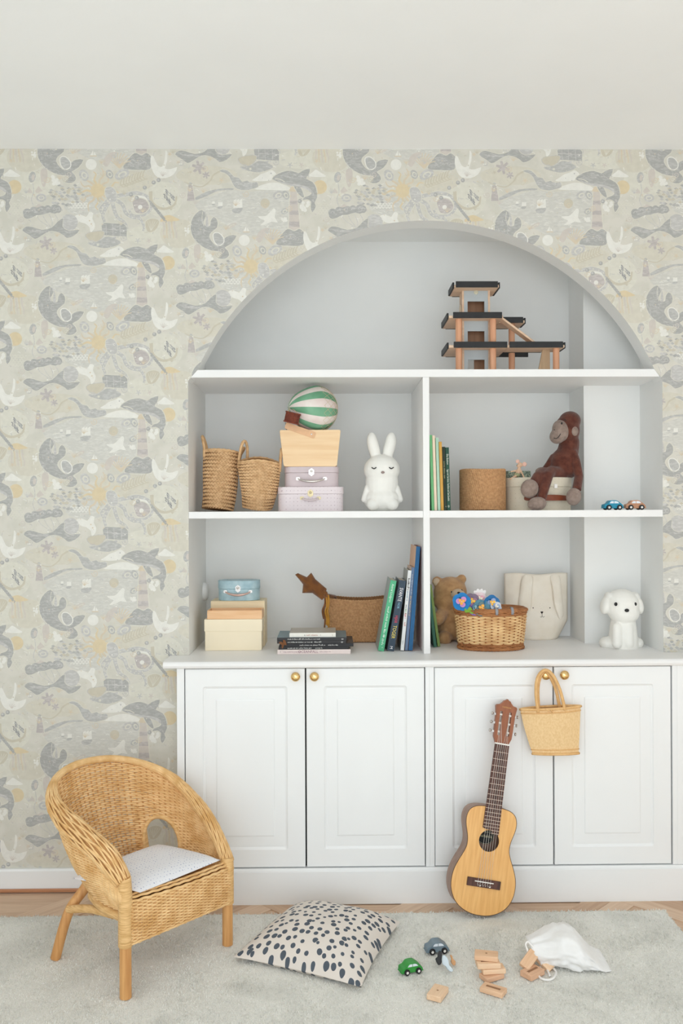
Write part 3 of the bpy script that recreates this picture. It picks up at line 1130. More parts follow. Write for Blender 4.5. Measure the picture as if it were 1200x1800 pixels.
# ================================================================== ON THE FLOOR
def dots_mat(name, base, dot, scale, r0, r1, rough=0.85, rnd_=0.75, bump=0.15):
    """cloth printed with irregular dots, laid out on the cloth's own UV map"""
    m = bpy.data.materials.new(name)
    m.use_nodes = True
    nt = m.node_tree
    b = nt.nodes['Principled BSDF']
    b.inputs['Roughness'].default_value = rough
    b.inputs['Specular IOR Level'].default_value = 0.2
    uv = nt.nodes.new('ShaderNodeTexCoord')
    nz = nt.nodes.new('ShaderNodeTexNoise')
    nz.inputs['Scale'].default_value = scale * 0.9
    nt.links.new(uv.outputs['UV'], nz.inputs['Vector'])
    ad = nt.nodes.new('ShaderNodeMixRGB')
    ad.blend_type = 'LINEAR_LIGHT'
    ad.inputs['Fac'].default_value = 0.006
    nt.links.new(uv.outputs['UV'], ad.inputs['Color1'])
    nt.links.new(nz.outputs['Color'], ad.inputs['Color2'])
    vo = nt.nodes.new('ShaderNodeTexVoronoi')
    vo.voronoi_dimensions = '2D'
    vo.inputs['Scale'].default_value = scale
    vo.inputs['Randomness'].default_value = rnd_
    nt.links.new(ad.outputs['Color'], vo.inputs['Vector'])
    sp = nt.nodes.new('ShaderNodeSeparateColor')
    nt.links.new(vo.outputs['Color'], sp.inputs['Color'])
    mr = nt.nodes.new('ShaderNodeMapRange')
    mr.inputs['To Min'].default_value = r0
    mr.inputs['To Max'].default_value = r1
    nt.links.new(sp.outputs[0], mr.inputs['Value'])
    lt = nt.nodes.new('ShaderNodeMath')
    lt.operation = 'LESS_THAN'
    nt.links.new(vo.outputs['Distance'], lt.inputs[0])
    nt.links.new(mr.outputs['Result'], lt.inputs[1])
    mx = nt.nodes.new('ShaderNodeMixRGB')
    mx.inputs['Color1'].default_value = rgb(base)
    mx.inputs['Color2'].default_value = rgb(dot)
    nt.links.new(lt.outputs[0], mx.inputs['Fac'])
    nt.links.new(mx.outputs['Color'], b.inputs['Base Color'])
    n2 = nt.nodes.new('ShaderNodeTexNoise')
    n2.inputs['Scale'].default_value = 300
    nt.links.new(uv.outputs['UV'], n2.inputs['Vector'])
    bp = nt.nodes.new('ShaderNodeBump')
    bp.inputs['Strength'].default_value = bump
    bp.inputs['Distance'].default_value = 0.001
    nt.links.new(n2.outputs['Fac'], bp.inputs['Height'])
    nt.links.new(bp.outputs['Normal'], b.inputs['Normal'])
    return m


def uv_xy(o, fn):
    me = o.data
    l = me.uv_layers.new(name='cloth')
    for lp in me.loops:
        p = me.vertices[lp.vertex_index].co
        l.data[lp.index].uv = fn(p)


m_straw = mat('golden_rattan', (214, 166, 104), 0.5, c2=(244, 208, 154), scale=26, detail=5, bump=0.2, bscale=300, lo=0.3, hi=0.68)
m_straw_d = mat('rattan_core', (190, 142, 88), 0.7, c2=(214, 166, 108), scale=40)
m_pole = wood('cane_pole', (196, 140, 84), (220, 168, 108), 2, 10)
m_wrap = mat('cane_wrapping', (206, 160, 100), 0.45, c2=(234, 194, 136), scale=30, stretch=(1, 1, 9), detail=4, bump=0.5, bscale=60)

# ---------------------------------------------------------------- rattan armchair
CH_O = Vector((-0.4255, 2.468, 0))
chair = thing('rattan_armchair', 'small golden rattan armchair with rounded woven back and splayed legs', 'armchair', CH_O, (0, 0, math.radians(50)))
LOOP = [(-.186, .004, .325), (-.203, .055, .383), (-.216, .125, .418), (-.224, .205, .450), (-.214, .285, .488), (-.165, .352, .520), (-.085, .390, .535), (0, .398, .535),
        (.085, .388, .522), (.165, .350, .492), (.214, .285, .452), (.222, .205, .408), (.216, .125, .362), (.204, .055, .306), (.188, .004, .262)]
RIM = [(-.183, .000, .245), (-.184, .05, .243), (-.180, .10, .240), (-.170, .15, .238), (-.150, .20, .236), (-.112, .25, .235), (-.057, .28, .235), (0, .288, .235),
       (.057, .28, .233), (.112, .25, .231), (.150, .20, .229), (.170, .15, .227), (.180, .10, .225), (.184, .05, .222), (.183, .0, .22)]
_lo = catmull(LOOP, 24, closed=False)
_ri = catmull(RIM, 24, closed=False)
NP = len(_lo) - 1


def _pt(arr, s):
    f = min(max(s, 0), 1) * NP
    i = min(int(f), NP - 1)
    return arr[i].lerp(arr[i + 1], f - i)


def shell(s, t):
    a, b = _pt(_ri, s), _pt(_lo, s)
    p = a.lerp(b, t)
    d = Vector((p.x, p.y - 0.10, 0))
    d.normalize()
    p = p + d * 0.016 * math.sin(PI * t)          # belly of the back
    nn = Vector((d.x, d.y, -0.35))
    nn.normalize()
    return p, nn


def hole(s, t, grow=0.0):
    i = s * 14
    for c in (4.55, 9.45):
        e = abs(i - c) / (0.78 + grow)
        f = max(0.0, (t - 0.16) / (0.27 + grow * 0.3))
        if e * e + f * f < 1:
            return True
    return False


mb = MB()
weave(mb, shell, 64, 50, 0.0030, 0.0026, skip=hole, sub=4, n=5)
mb.build('woven_back', m_straw, chair, smooth=180, recalc=False, stuff=True)
mb = MB()
for k in range(65):
    s = k / 64
    seg = []
    for j in range(15):
        t = j / 14
        if hole(s, t):
            if len(seg) > 1:
                mb.tube(seg, 0.0026, 5)
            seg = []
            continue
        seg.append(shell(s, t)[0])
    if len(seg) > 1:
        mb.tube(seg, 0.0026, 5)
mb.build('stakes', m_straw_d, chair, smooth=180, recalc=False, stuff=True)
for c in (4.55, 9.45):                               # bound edges of the two openings
    path = []
    for k in range(41):
        a = PI * k / 40
        e = -math.cos(a) * 0.83
        f = math.sin(a)
        t = 0.16 + 0.285 * f if 0.02 < k / 40 < 0.98 else 0.0
        path.append(shell((c + e) / 14, t)[0])
    path = [shell((c - 0.83) / 14, t)[0] for t in (0, 0.05, 0.1, 0.15)] + path[1:-1] + [shell((c + 0.83) / 14, t)[0] for t in (0.15, 0.1, 0.05, 0)]
    MB().tube(path, 0.0065, 8).build('opening_edge', m_wrap, chair, smooth=180)


def roll_r(s):
    x = abs(s - 0.5) * 2
    if s > 0.5:                                       # the right arm is rolled tighter
        return 0.008 + 0.008 * min(1, max(0, (x - 0.25) / 0.4))
    if x < 0.3:
        return 0.008
    if x < 0.3:
        return 0.012
    if x < 0.6:
        return 0.008 + 0.019 * (x - 0.3) / 0.3
    if x < 0.88:
        return 0.027
    return 0.027 - 0.008 * (x - 0.88) / 0.12


core, fr = [], []
for k in range(161):
    s = k / 160
    p = _pt(_lo, s)
    tg = (_pt(_lo, min(1, s + 0.01)) - _pt(_lo, max(0, s - 0.01))).normalized()
    up = Vector((0, 0, 1)) if abs(tg.z) < 0.9 else Vector((0, -1, 0))
    b = tg.cross(up).normalized()
    a = b.cross(tg)
    core.append(p)
    fr.append((a, b))
MB().tube(core, [roll_r(k / 160) * 0.93 for k in range(161)], 12).build('arm_core', m_straw_d, chair, smooth=180)
mb = MB()
for k in range(30):
    pth = []
    for i in range(161):
        s = i / 160
        w = 2 * PI * k / 30 + 2.2 * s + 0.10 * math.sin(s * 60 + k * 2.1)
        a, b = fr[i]
        pth.append(core[i] + (a * math.cos(w) + b * math.sin(w) * 1.12) * roll_r(s) * (1 + 0.035 * math.sin(s * 150 + k * PI)))
    mb.tube(pth, 0.0028, 5)
mb.build('woven_arm', m_straw, chair, smooth=180, recalc=False, stuff=True)


def wrapped(path, r, pitch=0.0055):
    """a pole bound with flat cane, every turn a ridge"""
    P = [Vector(p) for p in path]
    L = sum((P[i + 1] - P[i]).length for i in range(len(P) - 1))
    n = max(4, int(L / pitch)) * 2
    C = catmull(P, 20, closed=False) if len(P) > 2 else P
    acc = [0]
    for i in range(len(C) - 1):
        acc.append(acc[-1] + (C[i + 1] - C[i]).length)
    out, rs = [], []
    j = 0
    for k in range(n + 1):
        d = acc[-1] * k / n
        while j < len(acc) - 2 and acc[j + 1] < d:
            j += 1
        out.append(C[j].lerp(C[j + 1], (d - acc[j]) / max(1e-9, acc[j + 1] - acc[j])))
        rs.append(r * (1.05 if k % 2 else 0.99))
    return MB().tube(out, rs, 14)


for u, zt, zl in ((-0.183, 0.335, 0.155), (0.183, 0.275, 0.142)):
    wrapped([(u, 0.0, zl), (u, 0.0, 0.24 if u > 0 else 0.27), (u * 1.012, 0.003, zt)], 0.0185).build('wrapped_post', m_wrap, chair, smooth=60)
    MB().cyl((u, 0, RZ), (u, 0, zl + 0.01), 0.0155, n=18).build('leg', m_pole, chair)
for sg in (-1, 1):
    ix = 5.4 if sg < 0 else 8.6
    up_ = []
    for t in (0.0, 0.3, 0.55):
        q, nq = shell(ix / 14, t)
        nq = Vector((nq.x, nq.y, 0)).normalized()
        up_.append(q + nq * 0.019)
    MB().tube(catmull([(sg * 0.183, 0.325, RZ), (sg * 0.155, 0.300, 0.15), tuple(up_[0])] + [tuple(q) for q in up_[1:]], 8, closed=False), 0.0145, 14).build('leg', m_pole, chair)
    wrapped([tuple(up_[0]), tuple(up_[1]), tuple(up_[1].lerp(up_[2], 0.5))], 0.0175).build('wrapped_post', m_wrap, chair, smooth=60)
    wrapped([(sg * 0.158, 0.296, 0.160), (sg * 0.150, 0.20, 0.185), (sg * 0.145, 0.10, 0.195)], 0.011).build('stretcher', m_wrap, chair, smooth=60)
    wrapped([(sg * 0.183, 0.004, 0.228), (sg * 0.178, 0.10, 0.226), (sg * 0.150, 0.195, 0.226)], 0.0125).build('side_rail', m_wrap, chair, smooth=60)


def apron(s, t):
    u = -0.178 + 0.356 * s
    z0 = 0.160 + 0.006 * math.sin(s * PI) - 0.012 * s
    z1 = 0.272 - 0.022 * s
    y = -0.012 - 0.012 * math.sin(PI * s) - 0.004 * math.sin(PI * t)
    return Vector((u, y, z0 + (z1 - z0) * t)), Vector((0, -1, 0))


mb = MB()
weave(mb, apron, 24, 25, 0.0028, 0.0028, sub=4, n=5)
mb.build('woven_apron', m_straw, chair, smooth=180, recalc=False, stuff=True)
mb = MB()
for k in range(25):
    mb.tube([apron(k / 24, j / 8)[0] for j in range(9)], 0.0027, 5)
mb.build('stakes', m_straw_d, chair, smooth=180, recalc=False, stuff=True)
mb = MB()
for k in range(5):                                    # braided edge at the top, scalloped one below
    w = PI * k / 4
    mb.tube([apron(i / 40, 1.0)[0] + Vector((0, 0.014 - 0.014 * math.cos(w), 0.013 * math.sin(w) + 0.0012 * math.sin(i * 1.6 + k))) for i in range(41)], 0.0038, 6)
mb.tube([apron(i / 96, 0.0)[0] + Vector((0, 0, -0.002 + 0.0025 * abs(math.sin(i / 96 * PI * 12)))) for i in range(97)], 0.004, 6)
mb.tube([apron(i / 96, 0.03)[0] + Vector((0, -0.002, -0.001 - 0.0025 * abs(math.sin(i / 96 * PI * 12)))) for i in range(97)], 0.003, 6)
mb.build('apron_edge', m_straw, chair, smooth=180, recalc=False)
seat_out = [(p.x * 0.97, 0.01 + p.y * 0.95) for p in _ri[::8]]
MB().prism(seat_out, 0.232, 0.244).build('seat', m_straw_d, chair)

# ---------------------------------------------------------------- seat pad
m_pad = dots_mat('white_cotton_with_tiny_dots', (232, 233, 238), (150, 158, 190), 30, 0.05, 0.16, rnd_=0.35)
ca = math.cos(math.radians(50)); sa = math.sin(math.radians(50))
PADC = [(-0.150, -0.020), (0.162, 0.006), (0.112, 0.232), (-0.222, 0.184)]


def pad_pt(u, v):
    a = Vector(PADC[0]).lerp(Vector(PADC[1]), u)
    b = Vector(PADC[3]).lerp(Vector(PADC[2]), u)
    p = a.lerp(b, v)
    return p


def pad(top):
    def f(u, v):
        p = pad_pt(u, v)
        e = (1 - abs(2 * u - 1) ** 3) * (1 - abs(2 * v - 1) ** 3)
        wr = 0.004 * noise.noise(Vector((u * 4, v * 4, 2)))
        base = 0.294 - 0.016 * u + 0.004 * v
        h = (0.020 * math.sqrt(max(0, e)) + wr * e) if top else -0.012 * math.sqrt(max(0, e))
        # the front edge droops a little over the rail
        base -= 0.004 * (1 - v) ** 4
        return (p.x, p.y, base + h)
    return f


mb = MB().grid(pad(True), 40, 40).grid(pad(False), 40, 40)
pad_o = mb.build('seat_pad', m_pad, smooth=180)
uv_xy(pad_o, lambda p: (p.x / 0.33, p.y / 0.33))
pad_o.location = CH_O
pad_o.rotation_euler = (0, 0, math.radians(50))
tag(pad_o, 'thin white seat pad with tiny dots on the rattan chair', 'cushion')

# ---------------------------------------------------------------- spotted floor cushion
m_spot = dots_mat('stone_linen_with_slate_spots', (222, 214, 206), (84, 92, 102), 14.8, 0.20, 0.35, rnd_=0.70)
A, B, Cc, D = [fl(*p, RZ + 0.012) for p in ((409, 1683), (519, 1592), (704, 1621), (634, 1737))]
ctr = (A + B + Cc + D) / 4
ctr.z = RZ


def cush(top):
    def f(u, v):
        # corners pulled out, edges drawn in
        uu, vv = 2 * u - 1, 2 * v - 1
        k = 0.055
        su = uu * (1 - k * (1 - vv * vv))
        sv = vv * (1 - k * (1 - uu * uu))
        p = A.lerp(D, (su + 1) / 2).lerp(B.lerp(Cc, (su + 1) / 2), (sv + 1) / 2)
        e = (1 - abs(uu) ** 2.6) * (1 - abs(vv) ** 2.6)
        w = 0.006 * noise.noise(Vector((u * 3.0, v * 3.0, 5))) * e
        z = RZ + 0.014 + (0.078 * e ** 0.62 + w if top else -0.0125 * min(1, 6 * e))
        return (p.x - ctr.x, p.y - ctr.y, z - RZ)
    return f


mb = MB().grid(cush(True), 56, 56).grid(cush(False), 56, 56)
co = mb.build('floor_cushion', m_spot, smooth=180)
l = co.data.uv_layers.new(name='cloth')
nv = 57 * 57
for lp in co.data.loops:
    i = lp.vertex_index % nv
    l.data[lp.index].uv = ((i % 57) / 56, (i // 57) / 56)
co.location = ctr
tag(co, 'square stone coloured cushion with dark slate spots lying on the rug', 'cushion')

# ---------------------------------------------------------------- toy cars
m_tyre = mat('black_rubber', (32, 32, 34), 0.55)
m_hub = mat('white_paint_gloss', (235, 232, 228), 0.4)
m_glass = mat('pale_painted_window', (225, 232, 240), 0.35)


def toy_car(label, body_c, loc, rz, L=0.072, group=None, slim=1.0, rx=0.0, hub=None, name='toy_car'):
    t = thing(name, label, 'toy car', loc, (rx, 0, rz), group)
    s = L / 0.072
    w = 0.034 * s * slim
    prof = [(-.036, .008), (-.0355, .017), (-.033, .021), (-.026, .023), (-.0215, .026), (-.016, .0325), (-.010, .0355), (.004, .0362), (.013, .034), (.022, .0275), (.030, .0215), (.0345, .016), (.036, .0085), (.034, .006), (-.033, .006)]
    P = [(x * s, z * s) for x, z in prof]
    Mx = Matrix(((1, 0, 0, 0), (0, 0, 1, 0), (0, 1, 0, 0), (0, 0, 0, 1)))
    bodym = mat(name + '_paint_%d_%d_%d' % body_c, body_c, 0.42, var=0.05, scale=60)
    MB().prism(catmull(P, 2), -w / 2, w / 2, M=Mx).build('body', bodym, t, smooth=50, bevel=0.0022 * s)
    for sy in (-1, 1):
        y0, y1 = (-w / 2 - 0.0004, -w / 2 + 0.001) if sy < 0 else (w / 2 - 0.001, w / 2 + 0.0004)
        for q in ([(-.0165, .0245), (-.001, .0245), (-.001, .0325), (-.0095, .0325), (-.013, .030)], [(.0012, .0245), (.0195, .0245), (.0145, .0300), (.009, .0325), (.0012, .0328)]):
            MB().prism([(x * s, z * s) for x, z in q], y0, y1, M=Mx).build('window', m_glass, t, smooth=0)
        for x in (-.0195, .0200):
            yy = sy * (w / 2 + 0.0026 * s)
            wh = MB().lathe([(0.0, -0.003 * s), (0.0085 * s, -0.003 * s), (0.0095 * s, -0.002 * s), (0.0095 * s, 0.002 * s), (0.0085 * s, 0.003 * s), (0.0, 0.003 * s)], 24).build('wheel', m_tyre, t)
            wh.location = (x * s, yy, 0.0095 * s)
            wh.rotation_euler = (PI / 2 if sy < 0 else -PI / 2, 0, 0)
            h = MB().lathe([(0.0042 * s, 0.0028 * s), (0.0042 * s, 0.0036 * s), (0.003 * s, 0.0042 * s), (0, 0.0044 * s)], 16).build('hub', hub or m_hub, wh)
    return t


toy_car('bright green wooden toy car parked on the rug', (52, 146, 62), fl(722, 1712, RZ) + Vector((0, 0.012, 0)), math.radians(18), 0.062)
toy_car('grey blue wooden toy car behind the little animal blocks', (112, 130, 142), fl(768, 1676, RZ) + Vector((0, 0.012, 0)), math.radians(10), 0.066)

# ---------------------------------------------------------------- wooden animals lying on the rug


def cutout(name, label, pts_px, c, y_off=0.0, th=0.016, tilt=62, k=0.00158, bev=0.002):
    cx = sum(p[0] for p in pts_px) / len(pts_px)
    cy = max(p[1] for p in pts_px)
    base = fl(cx, cy, RZ)
    P = [((p[0] - cx) * k, (cy - p[1]) * k * 0.74) for p in pts_px]
    o = MB().prism(catmull(P, 2), 0, th).build(name, mat(name + '_paint_' + label.split()[0], c, 0.5, var=0.08, scale=50), smooth=50, bevel=bev)
    o.rotation_euler = (math.radians(90 - tilt), 0, 0)
    o.location = base + Vector((0, y_off, 0.0015))
    return tag(o, label, 'toy figure')


cutout('wooden_animal', 'black faceted wooden animal toy lying beside the grey blue car', [(771, 1669), (775, 1668), (778, 1682), (774, 1696), (769, 1697), (765, 1684), (769, 1680)], (44, 44, 46), tilt=30, th=0.014)
cutout('wooden_animal', 'pale blue wooden animal toy lying between black and brown ones', [(778, 1674), (784, 1675), (788, 1684), (789, 1694), (796, 1704), (792, 1709), (786, 1704), (782, 1696), (777, 1692)], (196, 208, 216), tilt=22, th=0.014)
cutout('wooden_animal', 'small brown wooden animal toy at the right of the pale blue one', [(791, 1676), (794, 1676), (796, 1684), (800, 1689), (799, 1697), (795, 1697), (792, 1690), (793, 1684)], (204, 152, 104), tilt=25, th=0.012)

# ---------------------------------------------------------------- wooden building blocks
m_blk = [wood('beech_block_' + q, a, b, 0, 14) for q, a, b in (('warm', (218, 176, 140), (232, 194, 160)), ('pale', (228, 192, 156), (238, 206, 174)), ('rosy', (212, 168, 136), (224, 182, 150)))]
m_burn = mat('burnt_lettering', (150, 108, 78), 0.7)


def block(label, loc, rz, size=(0.066, 0.036, 0.016), m=0, tilt=(0, 0), mark=None):
    t = thing('wooden_block', label, 'toy block', loc, (tilt[0], tilt[1], rz), 'wooden building blocks on the rug')
    a, b, h = size
    MB().box((-a / 2, -b / 2, 0), (a / 2, b / 2, h)).build('body', m_blk[m], t, smooth=50, bevel=0.002)
    if mark == 'bar':
        MB().box((-0.020, -0.004, h - 0.0003), (0.020, 0.004, h + 0.0001)).build('burnt_mark', m_burn, t, smooth=0)
    elif mark == 'dot':
        MB().lathe([(0.003, h - 0.0003), (0.003, h + 0.0001)], 12).build('burnt_mark', m_burn, t, smooth=0)
    return t


def blk_at(px, py):
    return fl(px, py, RZ)


D2 = math.radians
b0 = blk_at(770, 1755) + Vector((0, 0.012, 0))
block('single beech block lying nearest the camera apart from the others', b0, D2(62), (0.060, 0.040, 0.015), 1, mark='dot')
block('beech block with burnt lettering lying in front of the small stack', blk_at(868, 1748) + Vector((0, 0.010, 0)), D2(-33), (0.064, 0.036, 0.013), 0, mark='bar')
sb = blk_at(864, 1727) + Vector((0, 0.022, 0))
block('lowest beech block of the small stack', sb + Vector((0.004, 0, 0)), D2(27), (0.060, 0.036, 0.013), 2)
block('second beech block from the bottom of the small stack', sb + Vector((0.009, 0.010, 0.0135)), D2(6), (0.064, 0.036, 0.013), 1)
block('third beech block from the bottom of the small stack', sb + Vector((-0.004, 0.012, 0.027)), D2(3), (0.064, 0.036, 0.014), 1, mark='bar')
block('topmost beech block of the small stack', sb + Vector((-0.006, 0.026, 0.0415)), D2(-12), (0.064, 0.038, 0.014), 0, mark='dot')
fb = blk_at(937, 1718) + Vector((0, 0.010, 0))
block('beech block lying flat in front of the white cloth bag', fb, D2(38), (0.058, 0.040, 0.016), 2, mark='bar')
block('beech block leaning out at the left of the cloth bag mouth', fb + Vector((-0.002, 0.034, 0.022)), D2(40), (0.056, 0.030, 0.014), 0, tilt=(D2(28), D2(-28)))
block('beech block leaning inside the mouth of the cloth bag', fb + Vector((0.042, 0.046, 0.012)), D2(-42), (0.056, 0.032, 0.014), 1, tilt=(D2(20), D2(30)))

# ---------------------------------------------------------------- white drawstring bag spilling blocks
m_bag = mat('white_cotton_bag', (240, 240, 240), 0.85, var=0.02, bump=0.3, bscale=60)
bc = fl(1000, 1705, RZ)
bag = thing('drawstring_bag', 'white cotton drawstring bag tipped over with blocks spilling out', 'bag', bc)
mouth_l = fl(938, 1688, RZ) - bc
end_r = fl(1062, 1688, RZ) - bc
ax = (end_r - mouth_l)
BL = ax.length
ax.normalize()
pn = Vector((-ax.y, ax.x, 0))


def sack(inner):
    def f(u, v):
        a = 2 * PI * u
        s = v
        # half width across the floor and height along the bag
        w = [0.050, 0.062, 0.078, 0.088, 0.086, 0.074, 0.060][min(5, int(s * 6))] * (1 - (s * 6 % 1 if s < 1 else 1)) + [0.050, 0.062, 0.078, 0.088, 0.086, 0.074, 0.060][min(6, min(5, int(s * 6)) + 1)] * (s * 6 % 1 if s < 1 else 1)
        h = 0.058 + 0.030 * math.sin(PI * min(1, s * 1.15)) - 0.062 * max(0, s - 0.55) / 0.45
        h = max(h, 0.004)
        fold = 0.016 * noise.noise(Vector((math.cos(a) * 2.0, math.sin(a) * 2.0, s * 4.5))) + 0.012 * abs(noise.noise(Vector((math.cos(a) * 4 + 3, math.sin(a) * 4, s * 8))))
        fold += 0.014 * (0.35 - abs(noise.noise(Vector((math.cos(a) * 3.2 + 9, math.sin(a) * 3.2 + s * 3, s * 5 + 4)))))
        fold += 0.004 * math.cos(a * 14) * max(0, 1 - s / 0.25)
        rr_ = 1.0 + fold * 9
        if inner:
            rr_ *= 0.93
        x = ax * (s * BL) + pn * (w * rr_ * math.cos(a))
        z = max(0.001, h * 0.5 * (1 + rr_ * math.sin(a) * 1.05))
        if s < 0.2:
            x -= ax * (0.02 * math.sin(a) * (1 - s / 0.2))
        return Vector((x.x + mouth_l.x, x.y + mouth_l.y, z))
    return f


mb = MB().grid(sack(False), 64, 40, closed_u=True)
fe = [sack(False)(i / 64, 1.0) for i in range(64)]
k0 = len(mb.v)
mb.v.extend([tuple(p) for p in fe])
mb.f.append(tuple(range(k0, k0 + 64)))
mb.m.append(0)
o = mb.build('sack', m_bag, bag, smooth=180)
sd = o.modifiers.new('cloth', 'SOLIDIFY')
sd.thickness = 0.0015
sd.offset = -1
m_cord = mat('white_cotton_cord', (242, 240, 238), 0.8, var=0.03, bump=0.6, bscale=500)
lp = [fl(*p, RZ) - bc for p in ((972, 1704), (977, 1712), (972, 1722), (960, 1725), (948, 1720), (945, 1708), (952, 1701), (960, 1705), (966, 1718))]
MB().tube(catmull([(p.x, p.y, 0.004) for p in lp], 8, closed=False), 0.003, 8).build('cord', m_cord, bag, smooth=180)
e = sack(False)(0.36, 0.02)
lp = [(e.x, e.y, e.z), (e.x - 0.012, e.y + 0.004, e.z + 0.012), (e.x - 0.020, e.y, e.z + 0.006), (e.x - 0.014, e.y - 0.002, e.z - 0.014), (e.x - 0.012, e.y - 0.006, e.z - 0.032), (e.x + 0.004, e.y - 0.01, 0.005)]
MB().tube(catmull(lp, 8, closed=False), 0.0028, 8).build('cord', m_cord, bag, smooth=180)

# ---------------------------------------------------------------- small guitar leaning on the cupboard
gb = fl(842, 1609, RZ + 0.010)
gt = at(892, 1229, C_Y - 0.040)
dy = (gt - gb)
GL = dy.length
dy.normalize()
nz_ = Vector((math.sin(D2(4)), -math.cos(D2(4)), 0))
nz_ = (nz_ - dy * nz_.dot(dy)).normalized()
dx_ = dy.cross(nz_)
guitar = thing('guitar', 'small six string guitar with pale top leaning against the white cupboard', 'guitar')
guitar.matrix_world = Matrix(((dx_.x, dy.x, nz_.x, gb.x), (dx_.y, dy.y, nz_.y, gb.y), (dx_.z, dy.z, nz_.z, gb.z), (0, 0, 0, 1)))
S = GL / 0.683
half = [(0, .0), (.030, .003), (.060, .014), (.085, .034), (.101, .064), (.1055, .095), (.102, .125), (.091, .155), (.079, .180), (.0715, .200), (.070, .216), (.0725, .236), (.0795, .260), (.0835, .280), (.0825, .300), (.074, .318), (.056, .329), (.030, .3335), (0, .334)]
outl = [(x * S, y * S) for x, y in half] + [(-x * S, y * S) for x, y in half[-2:0:-1]]
outl = [(p.x, p.y) for p in catmull(outl, 3)]
m_top = wood('spruce_top', (222, 166, 98), (236, 186, 118), 1, 12, 0.35)
m_side = wood('mahogany_side', (138, 108, 92), (158, 128, 112), 1, 8, 0.4)
m_neck = wood('mahogany_neck', (134, 78, 50), (156, 96, 66), 1, 8, 0.4)
m_rose = wood('rosewood', (64, 40, 34), (96, 62, 52), 1, 10, 0.5)
m_fret = mat('fret_wire', (214, 190, 172), 0.3, metal=0.7, var=0.03)
m_str = mat('nylon_string', (226, 220, 214), 0.3, var=0.02)
m_bone = mat('white_bone', (242, 238, 232), 0.4, var=0.02)
hy, hr = 0.228 * S, 0.0335 * S
TH = 0.066
circ = [(hr * math.cos(2 * PI * i / 40), hy + hr * math.sin(2 * PI * i / 40)) for i in range(40)]
MB().prism(outl, -0.003, 0.0, holes=[circ]).build('top', m_top, guitar, smooth=30, label='pale golden wooden top with round sound hole')
mb = MB()
n = len(outl)
vs = [(p[0], p[1], -0.0031) for p in outl] + [(p[0], p[1], -TH) for p in outl]
vs += [(p[0] * 0.975, p[1] * 0.985 + 0.0025, -0.0031) for p in outl]
vs += [(p[0] * 0.975, p[1] * 0.985 + 0.0025, -TH + 0.003) for p in outl]
fs = []
for i in range(n):
    j = (i + 1) % n
    fs += [(i, j, n + j, n + i), (2 * n + i, 3 * n + i, 3 * n + j, 2 * n + j)]
fs.append(tuple(range(n, 2 * n)))
fs.append(tuple(range(3 * n, 4 * n)))
mb.add(vs, fs)
mb.build('sides_and_back', m_side, guitar, smooth=40, recalc=False)
mb = MB()
ein = [Vector((p[0], p[1], 0.0)) for p in outl]
mb.tube([(p.x, p.y, -0.001) for p in ein], 0.0014, 6, closed=True)
mb.build('edge_binding', mat('dark_edge_binding', (96, 66, 44), 0.5), guitar, smooth=180)
# paper label inside the body
lb = MB().lathe([(0.027 * S, 0.0), (0.027 * S, 0.0004)], 32, sx=1.12, sy=0.92).build('paper_label', mat('black_label_paper', (38, 42, 40), 0.6), guitar, smooth=0)
lb.location = (0.004, hy + 0.004, -TH + 0.0032)
m_lab = mat('label_ink_cream', (222, 216, 178), 0.6)
lettering('Guitalele', 0.0135, m_lab, lb, Matrix.Translation((0, 0.001, 0.0006)))
lettering('YAMAHA', 0.006, m_lab, lb, Matrix.Translation((-0.002, 0.014, 0.0006)))
MB().tube([(0.0285 * S * math.cos(2 * PI * i / 40) * 0.98, 0.0235 * S * math.sin(2 * PI * i / 40) * 0.98, 0.0006) for i in range(40)], 0.0004, 4, closed=True).build('label_border', m_lab, lb, smooth=0)
# fingerboard, frets, neck
nut, fb_end = 0.534 * S, 0.254 * S
hw = lambda y: 0.0275 * S - 0.0035 * S * (y - 0.25 * S) / (0.284 * S)
fbp = [(-hw(fb_end), 0.267 * S), (-hw(fb_end) * 0.6, 0.264 * S), (-0.002, 0.2625 * S), (hw(fb_end) * 0.55, 0.250 * S), (hw(fb_end), 0.251 * S), (hw(nut), nut), (-hw(nut), nut)]
MB().prism(fbp, 0.0004, 0.0052).build('fingerboard', m_rose, guitar, smooth=30)
scale_l = 0.434 * S
for k in range(1, 19):
    y = nut - scale_l * (1 - 2 ** (-k / 12))
    x0, x1 = -hw(y), hw(y)
    if y < 0.2665 * S:
        x0 = 0.0
    MB().box((x0, y - 0.0006, 0.0048), (x1, y + 0.0006, 0.0062)).build('fret', m_fret, guitar, smooth=0)
MB().box((-hw(nut), nut, 0.0005), (hw(nut), nut + 0.0045, 0.0078)).build('nut', m_bone, guitar, smooth=0, bevel=0.0006)
nk = [(-0.021, -0.002), (-0.0205, -0.008), (-0.015, -0.016), (0, -0.020), (0.015, -0.016), (0.0205, -0.008), (0.021, -0.002), (0.021, 0.0003), (-0.021, 0.0003)]
MB().prism([(p[0] * S, p[1]) for p in nk], 0.3335 * S, nut + 0.01, M=Matrix(((1, 0, 0, 0), (0, 0, 1, 0), (0, 1, 0, 0), (0, 0, 0, 1)))).build('neck', m_neck, guitar)
